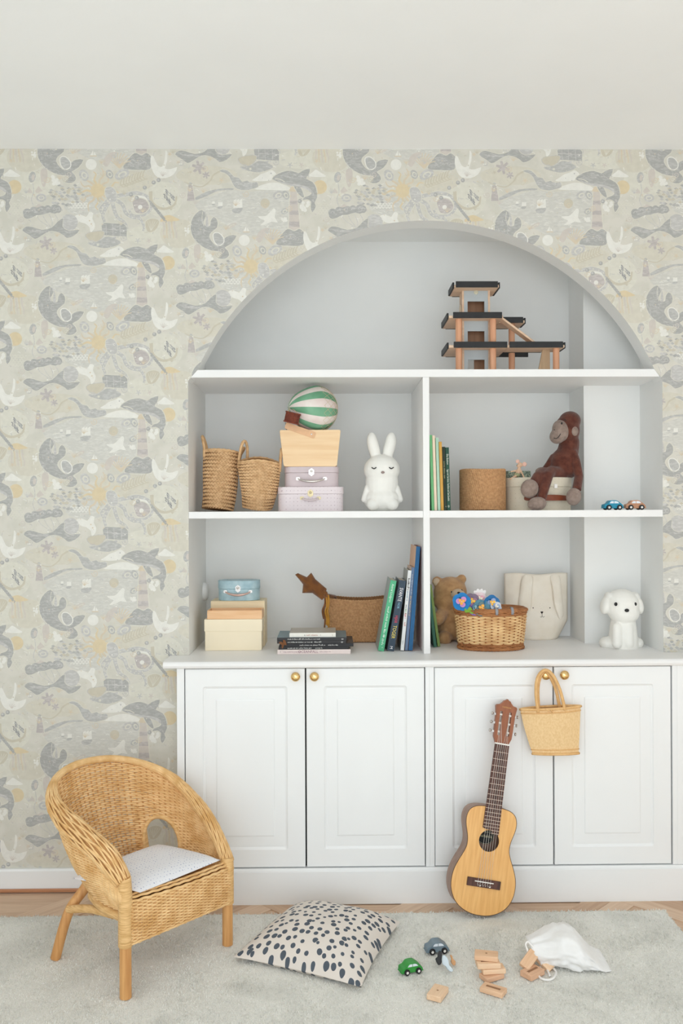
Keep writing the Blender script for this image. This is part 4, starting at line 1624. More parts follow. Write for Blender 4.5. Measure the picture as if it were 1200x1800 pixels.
# slotted headstock
hs = [(-.0215, .002), (-.030, .022), (-.031, .040), (-.0325, .100), (-.036, .122), (-.033, .127), (-.022, .129), (-.014, .137), (-.010, .143), (-.006, .144), (0, .149), (.006, .144), (.010, .143), (.014, .137), (.022, .129), (.033, .127), (.036, .122), (.0325, .100), (.031, .040), (.030, .022), (.0215, .002)]
hsp = [(x * S, nut + y * S) for x, y in hs]
slots = []
for sx in (-1, 1):
    slots.append([(p[0] * S, nut + p[1] * S) for p in rrect(0.009, 0.080, 0.0044, 5, sx * 0.0155, 0.068)])
head = MB().prism(hsp, -0.013, 0.002, holes=slots).build('headstock', m_neck, guitar, smooth=30)
lettering('YAMAHA', 0.0075, mat('gilt_lettering', (208, 160, 92), 0.4), head, Matrix.Translation((0, nut + 0.121 * S, 0.0023)))
for sx in (-1, 1):
    for q in (0.040, 0.068, 0.096):
        y = nut + q * S
        r_ = MB().cyl((sx * 0.011 * S, y, -0.004), (sx * 0.0205 * S, y, -0.004), 0.0036, n=12).build('tuner_roller', m_bone, head)
        tp = MB().cyl((sx * 0.031 * S, y, -0.006), (sx * 0.040 * S, y, -0.006), 0.0022, n=8)
        tp.ell((sx * 0.0435 * S, y, -0.009), (0.0038, 0.006, 0.0075), nu=12, nv=8)
        tp.cyl((sx * 0.0345 * S, y - 0.001, -0.006), (sx * 0.0345 * S, y - 0.001, -0.001), 0.0038, n=10)
        tp.build('tuning_peg', m_chrome, head)
# strings
tuner_y = (0.040, 0.068, 0.096)
for k in range(6):
    xb = (-0.0205 + k * 0.0082) * S
    xn = (-0.0165 + k * 0.0066) * S
    hx = (-0.0155 if k < 3 else 0.0155) * S
    hy_ = nut + tuner_y[k if k < 3 else 5 - k] * S
    MB().tube([(xb, 0.100 * S, 0.0072), (xn, nut + 0.002, 0.0088), (hx, hy_, 0.0)], 0.00042 if k > 2 else 0.00055, 5).build('string', m_str, guitar, smooth=180)
br = MB().box((-0.055 * S, 0.085 * S, 0.0003), (0.055 * S, 0.111 * S, 0.006)).build('bridge', m_rose, guitar, smooth=0, bevel=0.0015)
MB().box((-0.031 * S, 0.1005 * S, 0.0058), (0.031 * S, 0.1035 * S, 0.0082)).build('saddle', m_bone, br, smooth=0, bevel=0.0004)
for k in range(6):
    xb = (-0.0205 + k * 0.0082) * S
    MB().tube([(xb, 0.1 * S, 0.0075), (xb - 0.001, 0.0945 * S, 0.0072), (xb + 0.002, 0.0885 * S, 0.0072), (xb + 0.0025, 0.093 * S, 0.0082)], 0.00055, 5).build('string_tie', m_str, br, smooth=180)
for x in (-0.012, 0.020):
    MB().ell((x * S, 0.0895 * S, 0.0065), 0.0022, nu=10, nv=6).build('bridge_bolt', m_bone, br)

# ---------------------------------------------------------------- straw handbag on the knob
HB_Y = C_Y - 0.034
P0 = at(967, 1328, HB_Y)
hb = thing('straw_handbag', 'small woven straw handbag hanging from a brass cupboard knob', 'handbag', P0)
kpx = HB_Y / F_PX
m_raf = mat('woven_raffia', (226, 190, 138), 0.7, c2=(236, 204, 156), scale=180, stretch=(1, 1, 0.8), detail=4, bump=0.5, bscale=260)
m_rafe = mat('raffia_band', (216, 170, 112), 0.65, c2=(228, 186, 130), scale=60, bump=0.3)


def hb_pt(u, v, front):
    # trapezoid, wider above; puffed; v up
    xl = -31 - 22 * v - 2 * math.sin(v * 3)
    xr = 50 + 4 * v
    zt_ = 81 - 0 + (5 * u)          # the rim rises a little to the right
    x = (xl + (xr - xl) * u) * kpx
    z = (2 + v * zt_) * kpx
    d = 0.020 * (1 - abs(2 * u - 1) ** 2.5) * (0.55 + 0.45 * v)
    return (x, -d if front else d * 0.9, z)


mb = MB().grid(lambda u, v: hb_pt(u, v, True), 30, 20).grid(lambda u, v: hb_pt(u, v, False), 30, 20)
vs = [hb_pt(i / 30, 0, True) for i in range(31)] + [hb_pt(i / 30, 0, False) for i in range(30, -1, -1)]
mb.add(vs, [tuple(range(62))])
mb.build('body', m_raf, hb, smooth=60)
for v, r in ((0.985, 0.0045), (0.90, 0.002), (0.02, 0.0045), (0.11, 0.0018)):
    loop = [hb_pt(i / 30, v, True) for i in range(31)] + [hb_pt(i / 30, v, False) for i in range(29, 0, -1)]
    loop = [(p[0], p[1] - (0.001 if i < 31 else -0.001), p[2]) for i, p in enumerate(loop)]
    MB().tube(loop, r, 8, closed=True).build('rim_band' if v > 0.95 or v < 0.05 else 'stitched_line', m_rafe, hb, smooth=180)
for yy, pts in ((-0.019, [(943, 1250), (940, 1215), (944, 1190), (957, 1178), (970, 1186), (982, 1212), (990, 1246)]), (0.010, [(948, 1250), (946, 1216), (949, 1194), (958, 1180.5), (967, 1189), (978, 1214), (985, 1246)])):
    P = []
    for i, (x, y) in enumerate(pts):
        q = at(x, y, HB_Y)
        k = abs(i - 3) / 3
        P.append((q.x - P0.x, yy * k + (0.016 if True else 0) * 0 + (-0.002 if yy < 0 else 0.006) * (1 - k), q.z - P0.z))
    MB().tube(catmull(P, 8, closed=False), 0.0055, 8).build('handle', m_rafe, hb, smooth=180)
kn = at(962, 1246, HB_Y) - P0
MB().tube([(kn.x - 0.014, -0.024, kn.z + 0.006), (kn.x - 0.004, -0.026, kn.z - 0.002), (kn.x + 0.002, -0.025, kn.z + 0.004), (kn.x + 0.010, -0.025, kn.z - 0.006)], 0.0022, 6).build('tie', m_rafe, hb, smooth=180)

# ================================================================== ON THE SHELVES
S1 = MID1                                             # height of the middle shelf boards
m_leather = mat('tan_leather', (222, 178, 138), 0.55, var=0.05, scale=40)
m_black = mat('black_paint', (34, 34, 36), 0.5)


def base(px, Y, z):
    p = at(px, 900, Y)
    return Vector((p.x, Y, z))


def k_(Y):
    return Y / F_PX                                   # metres per photograph pixel at depth Y


# ---------------------------------------------------------------- toy parking garage on the top shelf
GY0, GY1 = 3.13, 3.315
g0 = at(797, 600, GY0)
garage = thing('toy_garage', 'wooden toy parking garage with black edged decks on the top shelf', 'toy garage', (g0.x, GY0, TOP1))
m_gw = wood('garage_beech', (210, 178, 150), (224, 196, 170), 0, 10)
m_gp = wood('garage_post', (206, 150, 116), (222, 170, 136), 2, 10)
m_gg = mat('garage_grey_paint', (176, 184, 188), 0.6, var=0.02)
m_gi = wood('garage_inner_brown', (158, 116, 86), (176, 134, 102), 2, 10)


def gx(px, Y):
    return at(px, 600, Y).x - g0.x


def deck(x0, x1, y0, y1, z, rims):
    d = MB().box((x0, y0, z), (x1, y1, z + 0.009)).build('deck', m_gw, garage, smooth=0, bevel=0.001)
    for r in rims:
        MB().box(r[0], r[1]).build('rim', m_black, d, smooth=0, bevel=0.0012)
    return d


def gz(py, Y=GY0):
    return at(800, py, Y).z - TOP1


dep = GY1 - GY0
z1, z2, z3 = gz(611), gz(559), gz(505)
RH = 0.0205
xw0, xw1, xe = gx(789, GY0), gx(893, GY0), gx(992, GY0)
# lower deck with its right wing
deck(xw0, xw1, 0, dep, z1, [((gx(797, GY0), -0.005, z1 - 0.001), (gx(891, GY0), 0.0005, z1 + RH)), ((xw0 - 0.006, 0.012, z1 - 0.001), (xw0 + 0.0005, dep - 0.012, z1 + RH)),
                            ((xw0 + 0.012, dep - 0.0005, z1 - 0.001), (gx(928, GY1), dep + 0.005, z1 + RH))])
deck(xw1 + 0.0005, xe, 0, 0.095, z1, [((gx(895, GY0), -0.005, z1 - 0.001), (gx(989, GY0), 0.0005, z1 + RH)), ((xe - 0.0005, 0.01, z1 - 0.001), (xe + 0.006, 0.085, z1 + RH)),
                                      ((gx(930, GY0), 0.0945, z1 - 0.001), (gx(962, GY0), 0.1005, z1 + RH))])
# middle deck with its set back wing
xm1 = gx(884, GY0)
deck(xw0, xm1, 0, dep, z2, [((gx(796, GY0), -0.005, z2 - 0.001), (gx(882, GY0), 0.0005, z2 + RH)), ((xw0 - 0.006, 0.012, z2 - 0.001), (xw0 + 0.0005, dep - 0.012, z2 + RH)), ((xw0 + 0.012, dep - 0.0005, z2 - 0.001), (gx(893, GY1), dep + 0.005, z2 + RH))])
xq = gx(922, GY0 + 0.08)
deck(xm1 + 0.0005, xq, 0.08, dep, z2, [((xm1 + 0.012, 0.075, z2 - 0.001), (xq - 0.006, 0.0805, z2 + RH)), ((xq - 0.0005, 0.09, z2 - 0.001), (xq + 0.006, dep - 0.02, z2 + RH))])
# roof
xr0, xr1_ = gx(799, GY0), gx(877, GY0)
deck(xr0, xr1_, 0, 0.135, z3, [((gx(801, GY0), -0.005, z3 - 0.001), (gx(875, GY0), 0.0005, z3 + RH)), ((xr0 - 0.006, 0.01, z3 - 0.001), (xr0 + 0.0005, 0.125, z3 + RH)), ((xr1_ - 0.0005, 0.01, z3 - 0.001), (xr1_ + 0.006, 0.125, z3 + RH)),
                               ((xr0 + 0.01, 0.1345, z3 - 0.001), (xr1_ - 0.01, 0.140, z3 + RH))])
for px, yy, zb, zt_ in ((806, 0.022, 0, z1), (866, 0.022, 0, z1), (806, 0.022, z1 + 0.009, z2), (866, 0.022, z1 + 0.009, z2), (977, 0.02, 0, z1), (899, 0.115, 0, z1), (899, 0.115, z1 + 0.009, z2)):
    x = gx(px, GY0 + yy)
    MB().cyl((x, yy, zb), (x, yy, zt_), 0.0115, n=18).build('post', m_gp, garage)
tx0, tx1 = gx(812, GY0 + 0.05), gx(861, GY0 + 0.05)
for za, zb, ch in ((0.0, z1, 0), (z1 + 0.009, z2, 1), (z2 + 0.009, z3, 2)):
    h = zb - za
    wx = [(tx0 + 0.0115, za), (tx1 - 0.0115, za)]
    win = [(tx0 + 0.020, za + 0.004 * 0 + (0.012 if ch else 0.012)), (tx1 - 0.020, za + 0.012), (tx1 - 0.020, za + h * 0.62), (tx0 + 0.020, za + h * 0.62)]
    MB().prism([(tx0 + 0.007, za), (tx1 - 0.007, za), (tx1 - 0.007, zb), (tx0 + 0.007, zb)], 0.050, 0.056, holes=[win], M=Matrix(((1, 0, 0, 0), (0, 0, 1, 0), (0, 1, 0, 0), (0, 0, 0, 1)))).build('tower_wall', m_gg, garage, smooth=0)
    for xa in (tx0, tx1 - 0.0068):
        MB().box((xa, 0.049, za), (xa + 0.0068, 0.110, zb)).build('tower_side', m_gw, garage, smooth=0)
    if ch:
        MB().box((tx0 + 0.007, 0.104, za), (tx1 - 0.007, 0.109, zb)).build('tower_back', m_gi, garage, smooth=0)
    else:
        MB().box((tx0 + 0.052, 0.104, za), (tx1 - 0.007, 0.109, zb)).build('tower_back', m_gi, garage, smooth=0)
bolt = MB().lathe([(0.008, 0), (0.008, 0.002), (0.0065, 0.0035), (0.003, 0.0035), (0.003, 0.0015), (0, 0.0015)], 20).build('bolt', mat('cream_bolt', (206, 204, 184), 0.6), garage)
bolt.location = ((tx0 + tx1) / 2, 0.050, gz(514, GY0 + 0.05))
bolt.rotation_euler = (PI / 2, 0, 0)
ring_ = MB().tube([(0, 0.012 * math.cos(2 * PI * i / 24), 0.020 * math.sin(2 * PI * i / 24)) for i in range(24)], 0.0016, 6, closed=True).build('rope_loop', mat('pale_rope', (216, 206, 186), 0.7), garage)
ring_.location = (tx0 - 0.003, 0.075, z2 + 0.045)
ra, rb = Vector((gx(880, GY0), 0.02, z2 + 0.004)), Vector((gx(945, GY0), 0.02, z1 + 0.010))
dv = (rb - ra).normalized()
up = Vector((-dv.z, 0, dv.x))
vs = []
for p in (ra, rb):
    for yy in (0.0, 0.045):
        for u in (0.0, 0.007):
            vs.append((p.x + up.x * u, 0.012 + yy, p.z + up.z * u))
MB().add(vs, [(0, 1, 3, 2), (4, 6, 7, 5), (0, 4, 5, 1), (2, 3, 7, 6), (0, 2, 6, 4), (1, 5, 7, 3)]).build('ramp', m_gw, garage, smooth=0, bevel=0.001)
pa = [(gx(958, GY0), z1), (gx(971, GY0), z1), (gx(971, GY0), 0), (gx(949, GY0), 0)]
MB().prism(pa, 0.040, 0.048, M=Matrix(((1, 0, 0, 0), (0, 0, 1, 0), (0, 1, 0, 0), (0, 0, 0, 1)))).build('ramp_panel', wood('garage_panel', (176, 148, 116), (190, 162, 130), 2, 9), garage, smooth=0)
toy_car('dark navy toy car half hidden under the toy garage', (44, 54, 78), Vector((garage.location.x + gx(884, GY0 + 0.12), GY0 + 0.135, TOP1)), D2(8), 0.05)


# ---------------------------------------------------------------- two palm leaf baskets
m_palm = mat('plaited_palm_leaf', (200, 158, 112), 0.7, c2=(230, 192, 146), scale=60, detail=4, lo=0.3, hi=0.7)
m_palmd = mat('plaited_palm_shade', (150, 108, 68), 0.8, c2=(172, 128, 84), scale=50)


def palm_basket(label, loc, h, rt_, rb_, lean, handles, dip=0.0, rot=0.0):
    t = thing('palm_basket', label, 'basket', loc, (lean[0], lean[1], rot), 'palm leaf baskets')

    def R(v):
        return rb_ + (rt_ - rb_) * (v ** 0.75)

    def pt(u, v, off=0.0):
        a = 2 * PI * u
        r = R(v) + off + 0.003 * math.sin(a * 3 + v * 5)
        top = h - dip * (0.5 + 0.5 * math.cos(2 * a)) if v > 0.3 else h
        return Vector((r * math.cos(a), r * 0.92 * math.sin(a), v * top))
    mb = MB().grid(lambda u, v: pt(u, v, -0.002), 40, 16, closed_u=True)
    mb.v.append((0, 0, 0.001))
    c0 = len(mb.v) - 1
    for i in range(40):
        mb.f.append((i, (i + 1) % 40, c0)); mb.m.append(0)
    o = mb.build('lining', m_palmd, t, smooth=180)
    sdm = o.modifiers.new('t', 'SOLIDIFY'); sdm.thickness = 0.003; sdm.offset = -1
    # every plait: slanting leaf pieces, alternating like a herringbone
    mb = MB()
    rows, per = 16, 34
    for j in range(rows):
        for i in range(per):
            for q in (0, 1):
                u0 = (i + 0.5 * q) / per
                v0 = (j + 0.5 * q) / rows
                sl = 1 if q == 0 else -1
                ua, ub = u0 - 0.62 / per * sl, u0 + 0.62 / per * sl
                va, vb = v0 + 0.02 / rows, v0 + 0.62 / rows
                A_, B_ = pt(ua, va, 0.0005), pt(ub, min(1, vb), 0.0005)
                M_ = pt(u0, (va + min(1, vb)) / 2, 0.0045)
                d = (B_ - A_)
                nrm = Vector((math.cos(2 * PI * u0), math.sin(2 * PI * u0), 0))
                sd_ = nrm.cross(d).normalized() * 0.0022
                mb.add([A_ - sd_, A_ + sd_, M_ + sd_ * 1.1, B_ + sd_, B_ - sd_, M_ - sd_ * 1.1], [(0, 1, 2, 5), (5, 2, 3, 4)])
    mb.build('plait', m_palm, t, smooth=0, recalc=False, stuff=True)
    MB().tube([pt(i / 60, 1.0, 0.001) + Vector((0, 0, 0.001 * math.sin(i * 2.2))) for i in range(60)], 0.0045, 6, closed=True).build('rim', m_palm, t, smooth=180)
    for a, w, hh, tw in handles:
        P = []
        for k in range(13):
            b = PI * k / 12
            aa = a + w * math.cos(b)
            q = pt(aa / (2 * PI), 0.97, 0.003)
            q.z += hh * math.sin(b) - (0.02 if k in (0, 12) else 0)
            nn = Vector((math.cos(a), math.sin(a), 0))
            P.append(q + nn * tw * math.sin(b))
        MB().tube(P, 0.0055, 8).build('handle', m_palm, t, smooth=180)
    return t


k = k_(3.19)
palm_basket('left plaited palm basket leaning to the right, its mouth turned away', base(382, 3.20, S1 + 0.008), 0.210, 0.063, 0.052, (D2(-6), D2(5)), [(PI * 0.98, 0.42, 0.060, 0.012), (0.06, 0.42, 0.030, 0.012)], 0.0)
palm_basket('plaited palm basket with two upright handles beside the pink suitcases', base(452, 3.19, S1 + 0.010), 0.180, 0.074, 0.048, (D2(8), D2(4)), [(PI * 0.83, 0.34, 0.075, -0.004), (-0.06, 0.34, 0.062, -0.002)], 0.016, 0.12)


# ---------------------------------------------------------------- cardboard suitcases
def suitcase(label, px0, px1, py0, py1, Y, depth, body, lid_split, handle, dotted=False, loc_z=None, metal=None, rough=0.6, lidround=0.02, tilt=0.0, wear=None, cat='suitcase', name='suitcase'):
    kk = k_(Y)
    w, h = (px1 - px0) * kk, (py1 - py0) * kk
    cx = at((px0 + px1) / 2, 900, Y).x
    z0 = loc_z if loc_z is not None else at(600, py1, Y).z
    t = thing(name, label, cat, (cx, Y + depth / 2, z0))
    bm_ = body
    metal = metal or m_chrome
    pr = rrect(w, depth, lidround, 6)
    zs = h * (1 - lid_split)
    b1 = MB().prism(pr, 0.0, zs).build('case', bm_, t, smooth=40, bevel=0.002)
    b2 = MB().prism(rrect(w + 0.003, depth + 0.003, lidround, 6), zs + 0.0004, h).build('lid', bm_, t, smooth=40, bevel=0.0035)
    if dotted:
        for q in (b1, b2):
            uv_xy(q, lambda p: ((p.x + p.y * 0.9) / 0.25, p.z / 0.25 + p.y))
    yf = -depth / 2 - 0.0018
    # clasp: rosette plate with a raised hasp
    cl = MB().prism([(p.x, p.y) for p in catmull([(0.011 * math.cos(a) * (1 if i % 2 else 0.86), 0.014 * math.sin(a) * (1 if i % 2 else 0.86)) for i, a in enumerate([2 * PI * j / 12 for j in range(12)])], 3)], 0, 0.0016)
    cl.box((-0.0035, -0.011, 0.0012), (0.0035, 0.008, 0.0042))
    cl.ell((0, 0.003, 0.004), (0.0045, 0.0045, 0.0022), nu=12, nv=6)
    c_ = cl.build('clasp', metal, t, smooth=40, label='metal clasp')
    c_.location = (0, yf + 0.0002, zs + 0.002)
    c_.rotation_euler = (PI / 2, 0, 0)
    hz, hw_, sag, style = handle
    for sx in (-1, 1):
        mnt = MB().prism(rrect(0.014, 0.011, 0.004, 4), 0, 0.002).cyl((0, 0, 0.0015), (0, 0, 0.007), 0.0035, n=10).build('handle_mount', metal, t, smooth=40)
        mnt.location = (sx * hw_, yf + 0.0002, hz)
        mnt.rotation_euler = (PI / 2, 0, 0)
    P = []
    R_ = []
    for i in range(21):
        u = i / 20
        P.append((-hw_ + 2 * hw_ * u, yf - 0.006 - 0.006 * math.sin(PI * u), hz - sag * math.sin(PI * u) ** 0.7))
        R_.append(0.0022 + 0.0022 * math.sin(PI * u))
    MB().tube(P, R_, 8).build('handle', style, t, smooth=180)
    return t


m_sc_pink = dots_mat('pale_pink_card_with_dots', (226, 216, 220), (186, 168, 178), 19, 0.05, 0.13, rough=0.45, rnd_=0.1, bump=0.02)
m_sc_mauve = mat('mauve_card', (204, 190, 194), 0.5, var=0.02)
m_sc_blue = mat('worn_blue_tin', (152, 184, 196), 0.45, c2=(180, 206, 214), scale=30, detail=6)
nt = m_sc_blue.node_tree
cr = [n for n in nt.nodes if n.type == 'VALTORGB'][0]
e_ = cr.color_ramp.elements.new(0.30)
e_.color = rgb((96, 110, 116))
cr.color_ramp.elements[0].position = 0.22
cr.color_ramp.elements[0].color = rgb((120, 100, 88))
e2 = cr.color_ramp.elements.new(0.36)
e2.color = rgb((152, 184, 196))
m_gold = mat('antique_gold_metal', (200, 186, 150), 0.4, metal=0.6, var=0.1, scale=200)
SY = 3.13
sc1_h = (899 - 856) * k_(SY)
suitcase('pale pink dotted cardboard suitcase at the bottom of the pile', 488, 603, 856, 899, SY, 0.16, m_sc_pink, 0.29, (0.047, 0.030, 0.008, m_sc_mauve), True, S1, m_gold, lidround=0.035)
sc2_h = (856 - 820.5) * k_(SY + 0.01)
suitcase('plain mauve cardboard suitcase lying on the dotted one', 500, 595, 820.5, 856, SY + 0.01, 0.14, m_sc_mauve, 0.30, (0.029, 0.048, 0.010, m_chrome), False, S1 + sc1_h + 0.0002, m_chrome, lidround=0.03)

# ---------------------------------------------------------------- plywood trug with leather strap
TY = 3.14
tz = S1 + sc1_h + sc2_h + 0.0006
tk = k_(TY)
tc = base(545.5, TY, tz)
trug = thing('plywood_trug', 'pale plywood trug with a leather strap standing on the mauve suitcase', 'box', (tc.x, TY + 0.06, tz))
m_ply = wood('pale_birch_ply', (232, 196, 152), (240, 210, 170), 0, 7)
hgt = (820 - 755.5) * tk
wb, wt = 94 * tk / 2, 107 * tk / 2
for y0, y1 in ((-0.06, -0.054), (0.054, 0.06)):
    MB().prism([(-wb + 0.006, 0), (wb - 0.006, 0), (wb, 0.006), (wt, hgt - 0.004), (wt - 0.004, hgt), (-wt + 0.004, hgt), (-wt, hgt - 0.004), (-wb, 0.006)], y0, y1, M=Matrix(((1, 0, 0, 0), (0, 0, 1, 0), (0, 1, 0, 0), (0, 0, 0, 1)))).build('panel', m_ply, trug, smooth=0, bevel=0.001)
for sx in (-1, 1):
    MB().add([(sx * (wb - 0.001), -0.0535, 0.002), (sx * (wb - 0.001), 0.0535, 0.002), (sx * (wt - 0.003), 0.0535, hgt - 0.006), (sx * (wt - 0.003), -0.0535, hgt - 0.006),
              (sx * (wb - 0.006), -0.0535, 0.002), (sx * (wb - 0.006), 0.0535, 0.002), (sx * (wt - 0.008), 0.0535, hgt - 0.006), (sx * (wt - 0.008), -0.0535, hgt - 0.006)],
             [(0, 1, 2, 3), (7, 6, 5, 4), (0, 4, 5, 1), (1, 5, 6, 2), (2, 6, 7, 3), (3, 7, 4, 0)]).build('end_panel', m_ply, trug, smooth=0)
MB().box((-wb + 0.006, -0.0535, 0.001), (wb - 0.006, 0.0535, 0.006)).build('bottom', m_ply, trug, smooth=0)
pa, pb = at(503, 748, TY), at(552, 765, TY)
o0 = Vector((tc.x, TY, tz))
d = (pb - pa)
L_ = d.length
ang = math.atan2(d.z, d.x)
st = MB().prism(rrect(L_ + 0.006, 0.023, 0.004, 4), 0, 0.003).build('strap', m_leather, trug, smooth=30, label='tan leather strap with a stud')
st.location = ((pa.x + pb.x) / 2 - tc.x, -0.0602, (pa.z + pb.z) / 2 - tz)
st.rotation_euler = (PI / 2, -ang, 0)
sd_ = MB().ell((L_ / 2 - 0.010, 0, 0.003), (0.0034, 0.0034, 0.0016), nu=12, nv=6).build('stud', m_chrome, st)
pL = Vector((pa.x - tc.x, -0.0617, pa.z - tz))
MB().add([(pL.x - 0.003, -0.0632, pL.z - 0.010), (pL.x - 0.003, -0.0602, pL.z - 0.010), (pL.x - 0.003, -0.0602, pL.z + 0.012), (pL.x - 0.003, -0.0632, pL.z + 0.012),
          (pL.x - 0.004, 0.060, pL.z - 0.008), (pL.x - 0.004, 0.063, pL.z - 0.008), (pL.x - 0.001, 0.063, pL.z + 0.012), (pL.x - 0.001, 0.060, pL.z + 0.012)],
         [(0, 1, 5, 4), (1, 2, 6, 5), (2, 3, 7, 6), (3, 0, 4, 7), (0, 3, 2, 1), (4, 5, 6, 7)]).build('strap_bridge', m_leather, trug, smooth=0)

# ---------------------------------------------------------------- hot air balloon toy
BYc = TY + 0.06
bk = k_(BYc)
bcn = at(553, 719.5, BYc)
balloon = thing('hot_air_balloon', 'green and white striped hot air balloon model lying in the plywood trug', 'toy balloon', bcn)
br_ = 41 * bk
axis = Vector((-0.93, -0.36, 0.02)).normalized()      # towards the basket
m_bg = mat('balloon_green', (124, 176, 144), 0.5, c2=(96, 152, 118), scale=14)
m_bw = mat('balloon_cream', (232, 224, 218), 0.5, c2=(222, 204, 200), scale=16)
Rm = Vector((0, 0, -1)).rotation_difference(axis).to_matrix()
mb = MB()
NG, NV = 48, 24
rows_ = []
for j in range(NV + 1):
    ph = -PI / 2 + PI * j / NV
    sq = 1.0
    r = math.cos(ph)
    z = math.sin(ph) * (1.18 if ph < 0 else 0.98)
    if ph < 0:
        r *= 1 - 0.10 * math.sin(-ph * 2)
    rows_.append((max(r, 0.0015) * br_, z * br_))
vs, fs, mi = [], [], []
for r, z in rows_:
    for i in range(NG):
        a = 2 * PI * i / NG
        bul = 1 + 0.018 * abs(math.sin(a * 8))
        vs.append(Rm @ Vector((r * bul * math.cos(a), r * bul * math.sin(a), z)))
for gore in range(16):
    f_ = []
    for j in range(NV):
        for q in range(3):
            i = gore * 3 + q
            i2 = (i + 1) % NG
            f_.append((j * NG + i, j * NG + i2, (j + 1) * NG + i2, (j + 1) * NG + i))
    used = sorted(set(v for f in f_ for v in f))
    mp_ = {v: n_ for n_, v in enumerate(used)}
    MB().add([vs[v] for v in used], [tuple(mp_[v] for v in f) for f in f_]).build('gore', m_bg if gore % 2 else m_bw, balloon, smooth=180, recalc=False)
m_net = mat('net_cord', (214, 196, 164), 0.7)
mb = MB()
for i in range(20):
    for sg in (-1, 1):
        P = []
        for j in range(15):
            f = 0.52 + 0.46 * j / 14
            q = f * NV
            jj = min(int(q), NV - 1)
            r = rows_[jj][0] + (rows_[jj + 1][0] - rows_[jj][0]) * (q - jj)
            z = rows_[jj][1] + (rows_[jj + 1][1] - rows_[jj][1]) * (q - jj)
            a = 2 * PI * (i / 20 + sg * 0.07 * j / 14 * 3)
            P.append(Rm @ Vector((r * 1.02 * math.cos(a), r * 1.02 * math.sin(a), z * 1.01)))
        mb.tube(P, 0.0005, 4)
mb.build('netting', m_net, balloon, smooth=180, recalc=False, stuff=True)
neck_p = axis * br_ * 1.17
bskc = Vector((at(513.5, 734.5, BYc - 0.075) - bcn))
bsk_axis = Vector((0.20, 0.15, 0.97)).normalized()
Bm = Matrix.Translation(bskc) @ Matrix.Rotation(D2(14), 4, 'Y') @ Matrix.Rotation(D2(6), 4, 'X')
m_bsk = mat('russet_wicker', (128, 62, 40), 0.6, c2=(98, 44, 30), scale=90, bump=0.6, bscale=250)
mb = MB()
hw2, hh2 = 0.0235, 0.017
for j in range(9):
    z = -hh2 + 2 * hh2 * (j + 0.5) / 9
    mb.tube([Bm @ Vector((p[0], p[1], z)) for p in rrect(hw2 * 2 + (0.0014 if j % 2 else 0), 0.034, 0.005, 3)], 0.0021, 6, closed=True)
mb.box((-hw2 + 0.001, -0.016, -hh2), (hw2 - 0.001, 0.016, hh2 - 0.006), M=Bm)
for i in range(8):
    x = -hw2 + 2 * hw2 * i / 7
    mb.cyl(Bm @ Vector((x, -0.018, -hh2)), Bm @ Vector((x, -0.018, hh2)), 0.0012, n=6)
for z in (-hh2, hh2):
    mb.tube([Bm @ Vector((p[0], p[1], z)) for p in rrect(hw2 * 2 + 0.004, 0.038, 0.006, 3)], 0.0026, 6, closed=True)
mb.build('gondola', m_bsk, balloon, smooth=60, label='little russet wicker gondola')
mb = MB()
for sx in (-1, 1):
    for sy in (-1, 1):
        mb.tube([Bm @ Vector((sx * hw2 * 0.9, sy * 0.014, hh2)), (Bm @ Vector((sx * hw2 * 0.55, sy * 0.008, hh2 + 0.010))).lerp(neck_p, 0.4), neck_p], 0.0012, 5)
mb.tube([neck_p + Rm @ Vector((0.008 * math.cos(2 * PI * i / 16), 0.008 * math.sin(2 * PI * i / 16), 0.002)) for i in range(16)], 0.0016, 5, closed=True)
mb.build('ropes', m_net, balloon, smooth=180)

# ---------------------------------------------------------------- white rabbit shaped night light
m_lampw = mat('matt_white_silicone', (238, 237, 232), 0.55, var=0.01, spec=0.3)
RY = 3.19
rk = k_(RY)
rb0 = base(671, RY, S1 + 0.001)
rabbit = thing('night_light', 'plain white rabbit shaped night light with upright ears', 'night light', rb0)
mb = MB()
mb.ell((0, 0, 82 * rk * 0.62), (29 * rk, 26 * rk, 40 * rk))
mb.ell((0, -0.002, 20 * rk), (33 * rk, 28 * rk, 22 * rk))
mb.ell((0, -0.003, 72 * rk), (32 * rk, 29 * rk, 27 * rk))
for sx in (-1, 1):
    mb.tube(catmull([(sx * 9 * rk, 0, 88 * rk), (sx * 12 * rk, 0.002, 104 * rk), (sx * 16 * rk, 0.003, 120 * rk), (sx * 17.5 * rk, 0.004, 132 * rk), (sx * 18 * rk, 0.004, 138 * rk)], 5, closed=False),
            [7 * rk, 8 * rk, 8.6 * rk, 9 * rk, 9.6 * rk, 10 * rk, 10.2 * rk, 10.3 * rk, 10.3 * rk, 10.2 * rk, 10 * rk, 9.7 * rk, 9.3 * rk, 8.8 * rk, 8.2 * rk, 7.4 * rk, 6.4 * rk, 5.4 * rk, 4.4 * rk, 3.4 * rk, 1.2 * rk], 14)
    mb.ell((sx * 17 * rk, -21 * rk, 11 * rk), (11 * rk, 9 * rk, 10.5 * rk))
    mb.capsule((sx * 25 * rk, -4 * rk, 40 * rk), (sx * 31 * rk, -8 * rk, 20 * rk), 6 * rk, 6 * rk)
mb.box((-20 * rk, -14 * rk, 0), (20 * rk, 14 * rk, 8 * rk))
soft(mb.build('moulded_body', m_lampw, rabbit, smooth=180), 0.0028, 8)
m_eye = mat('black_eye', (26, 26, 28), 0.4)
for sx in (-1, 1):                                     # closed, sleeping eyes
    MB().tube(catmull([(sx * 11 * rk, -29.5 * rk, 75 * rk), (sx * 15 * rk, -28.3 * rk, 72.6 * rk), (sx * 19 * rk, -26.0 * rk, 75 * rk)], 5, closed=False), 0.9 * rk, 6).build('closed_eye', m_eye, rabbit, smooth=180)
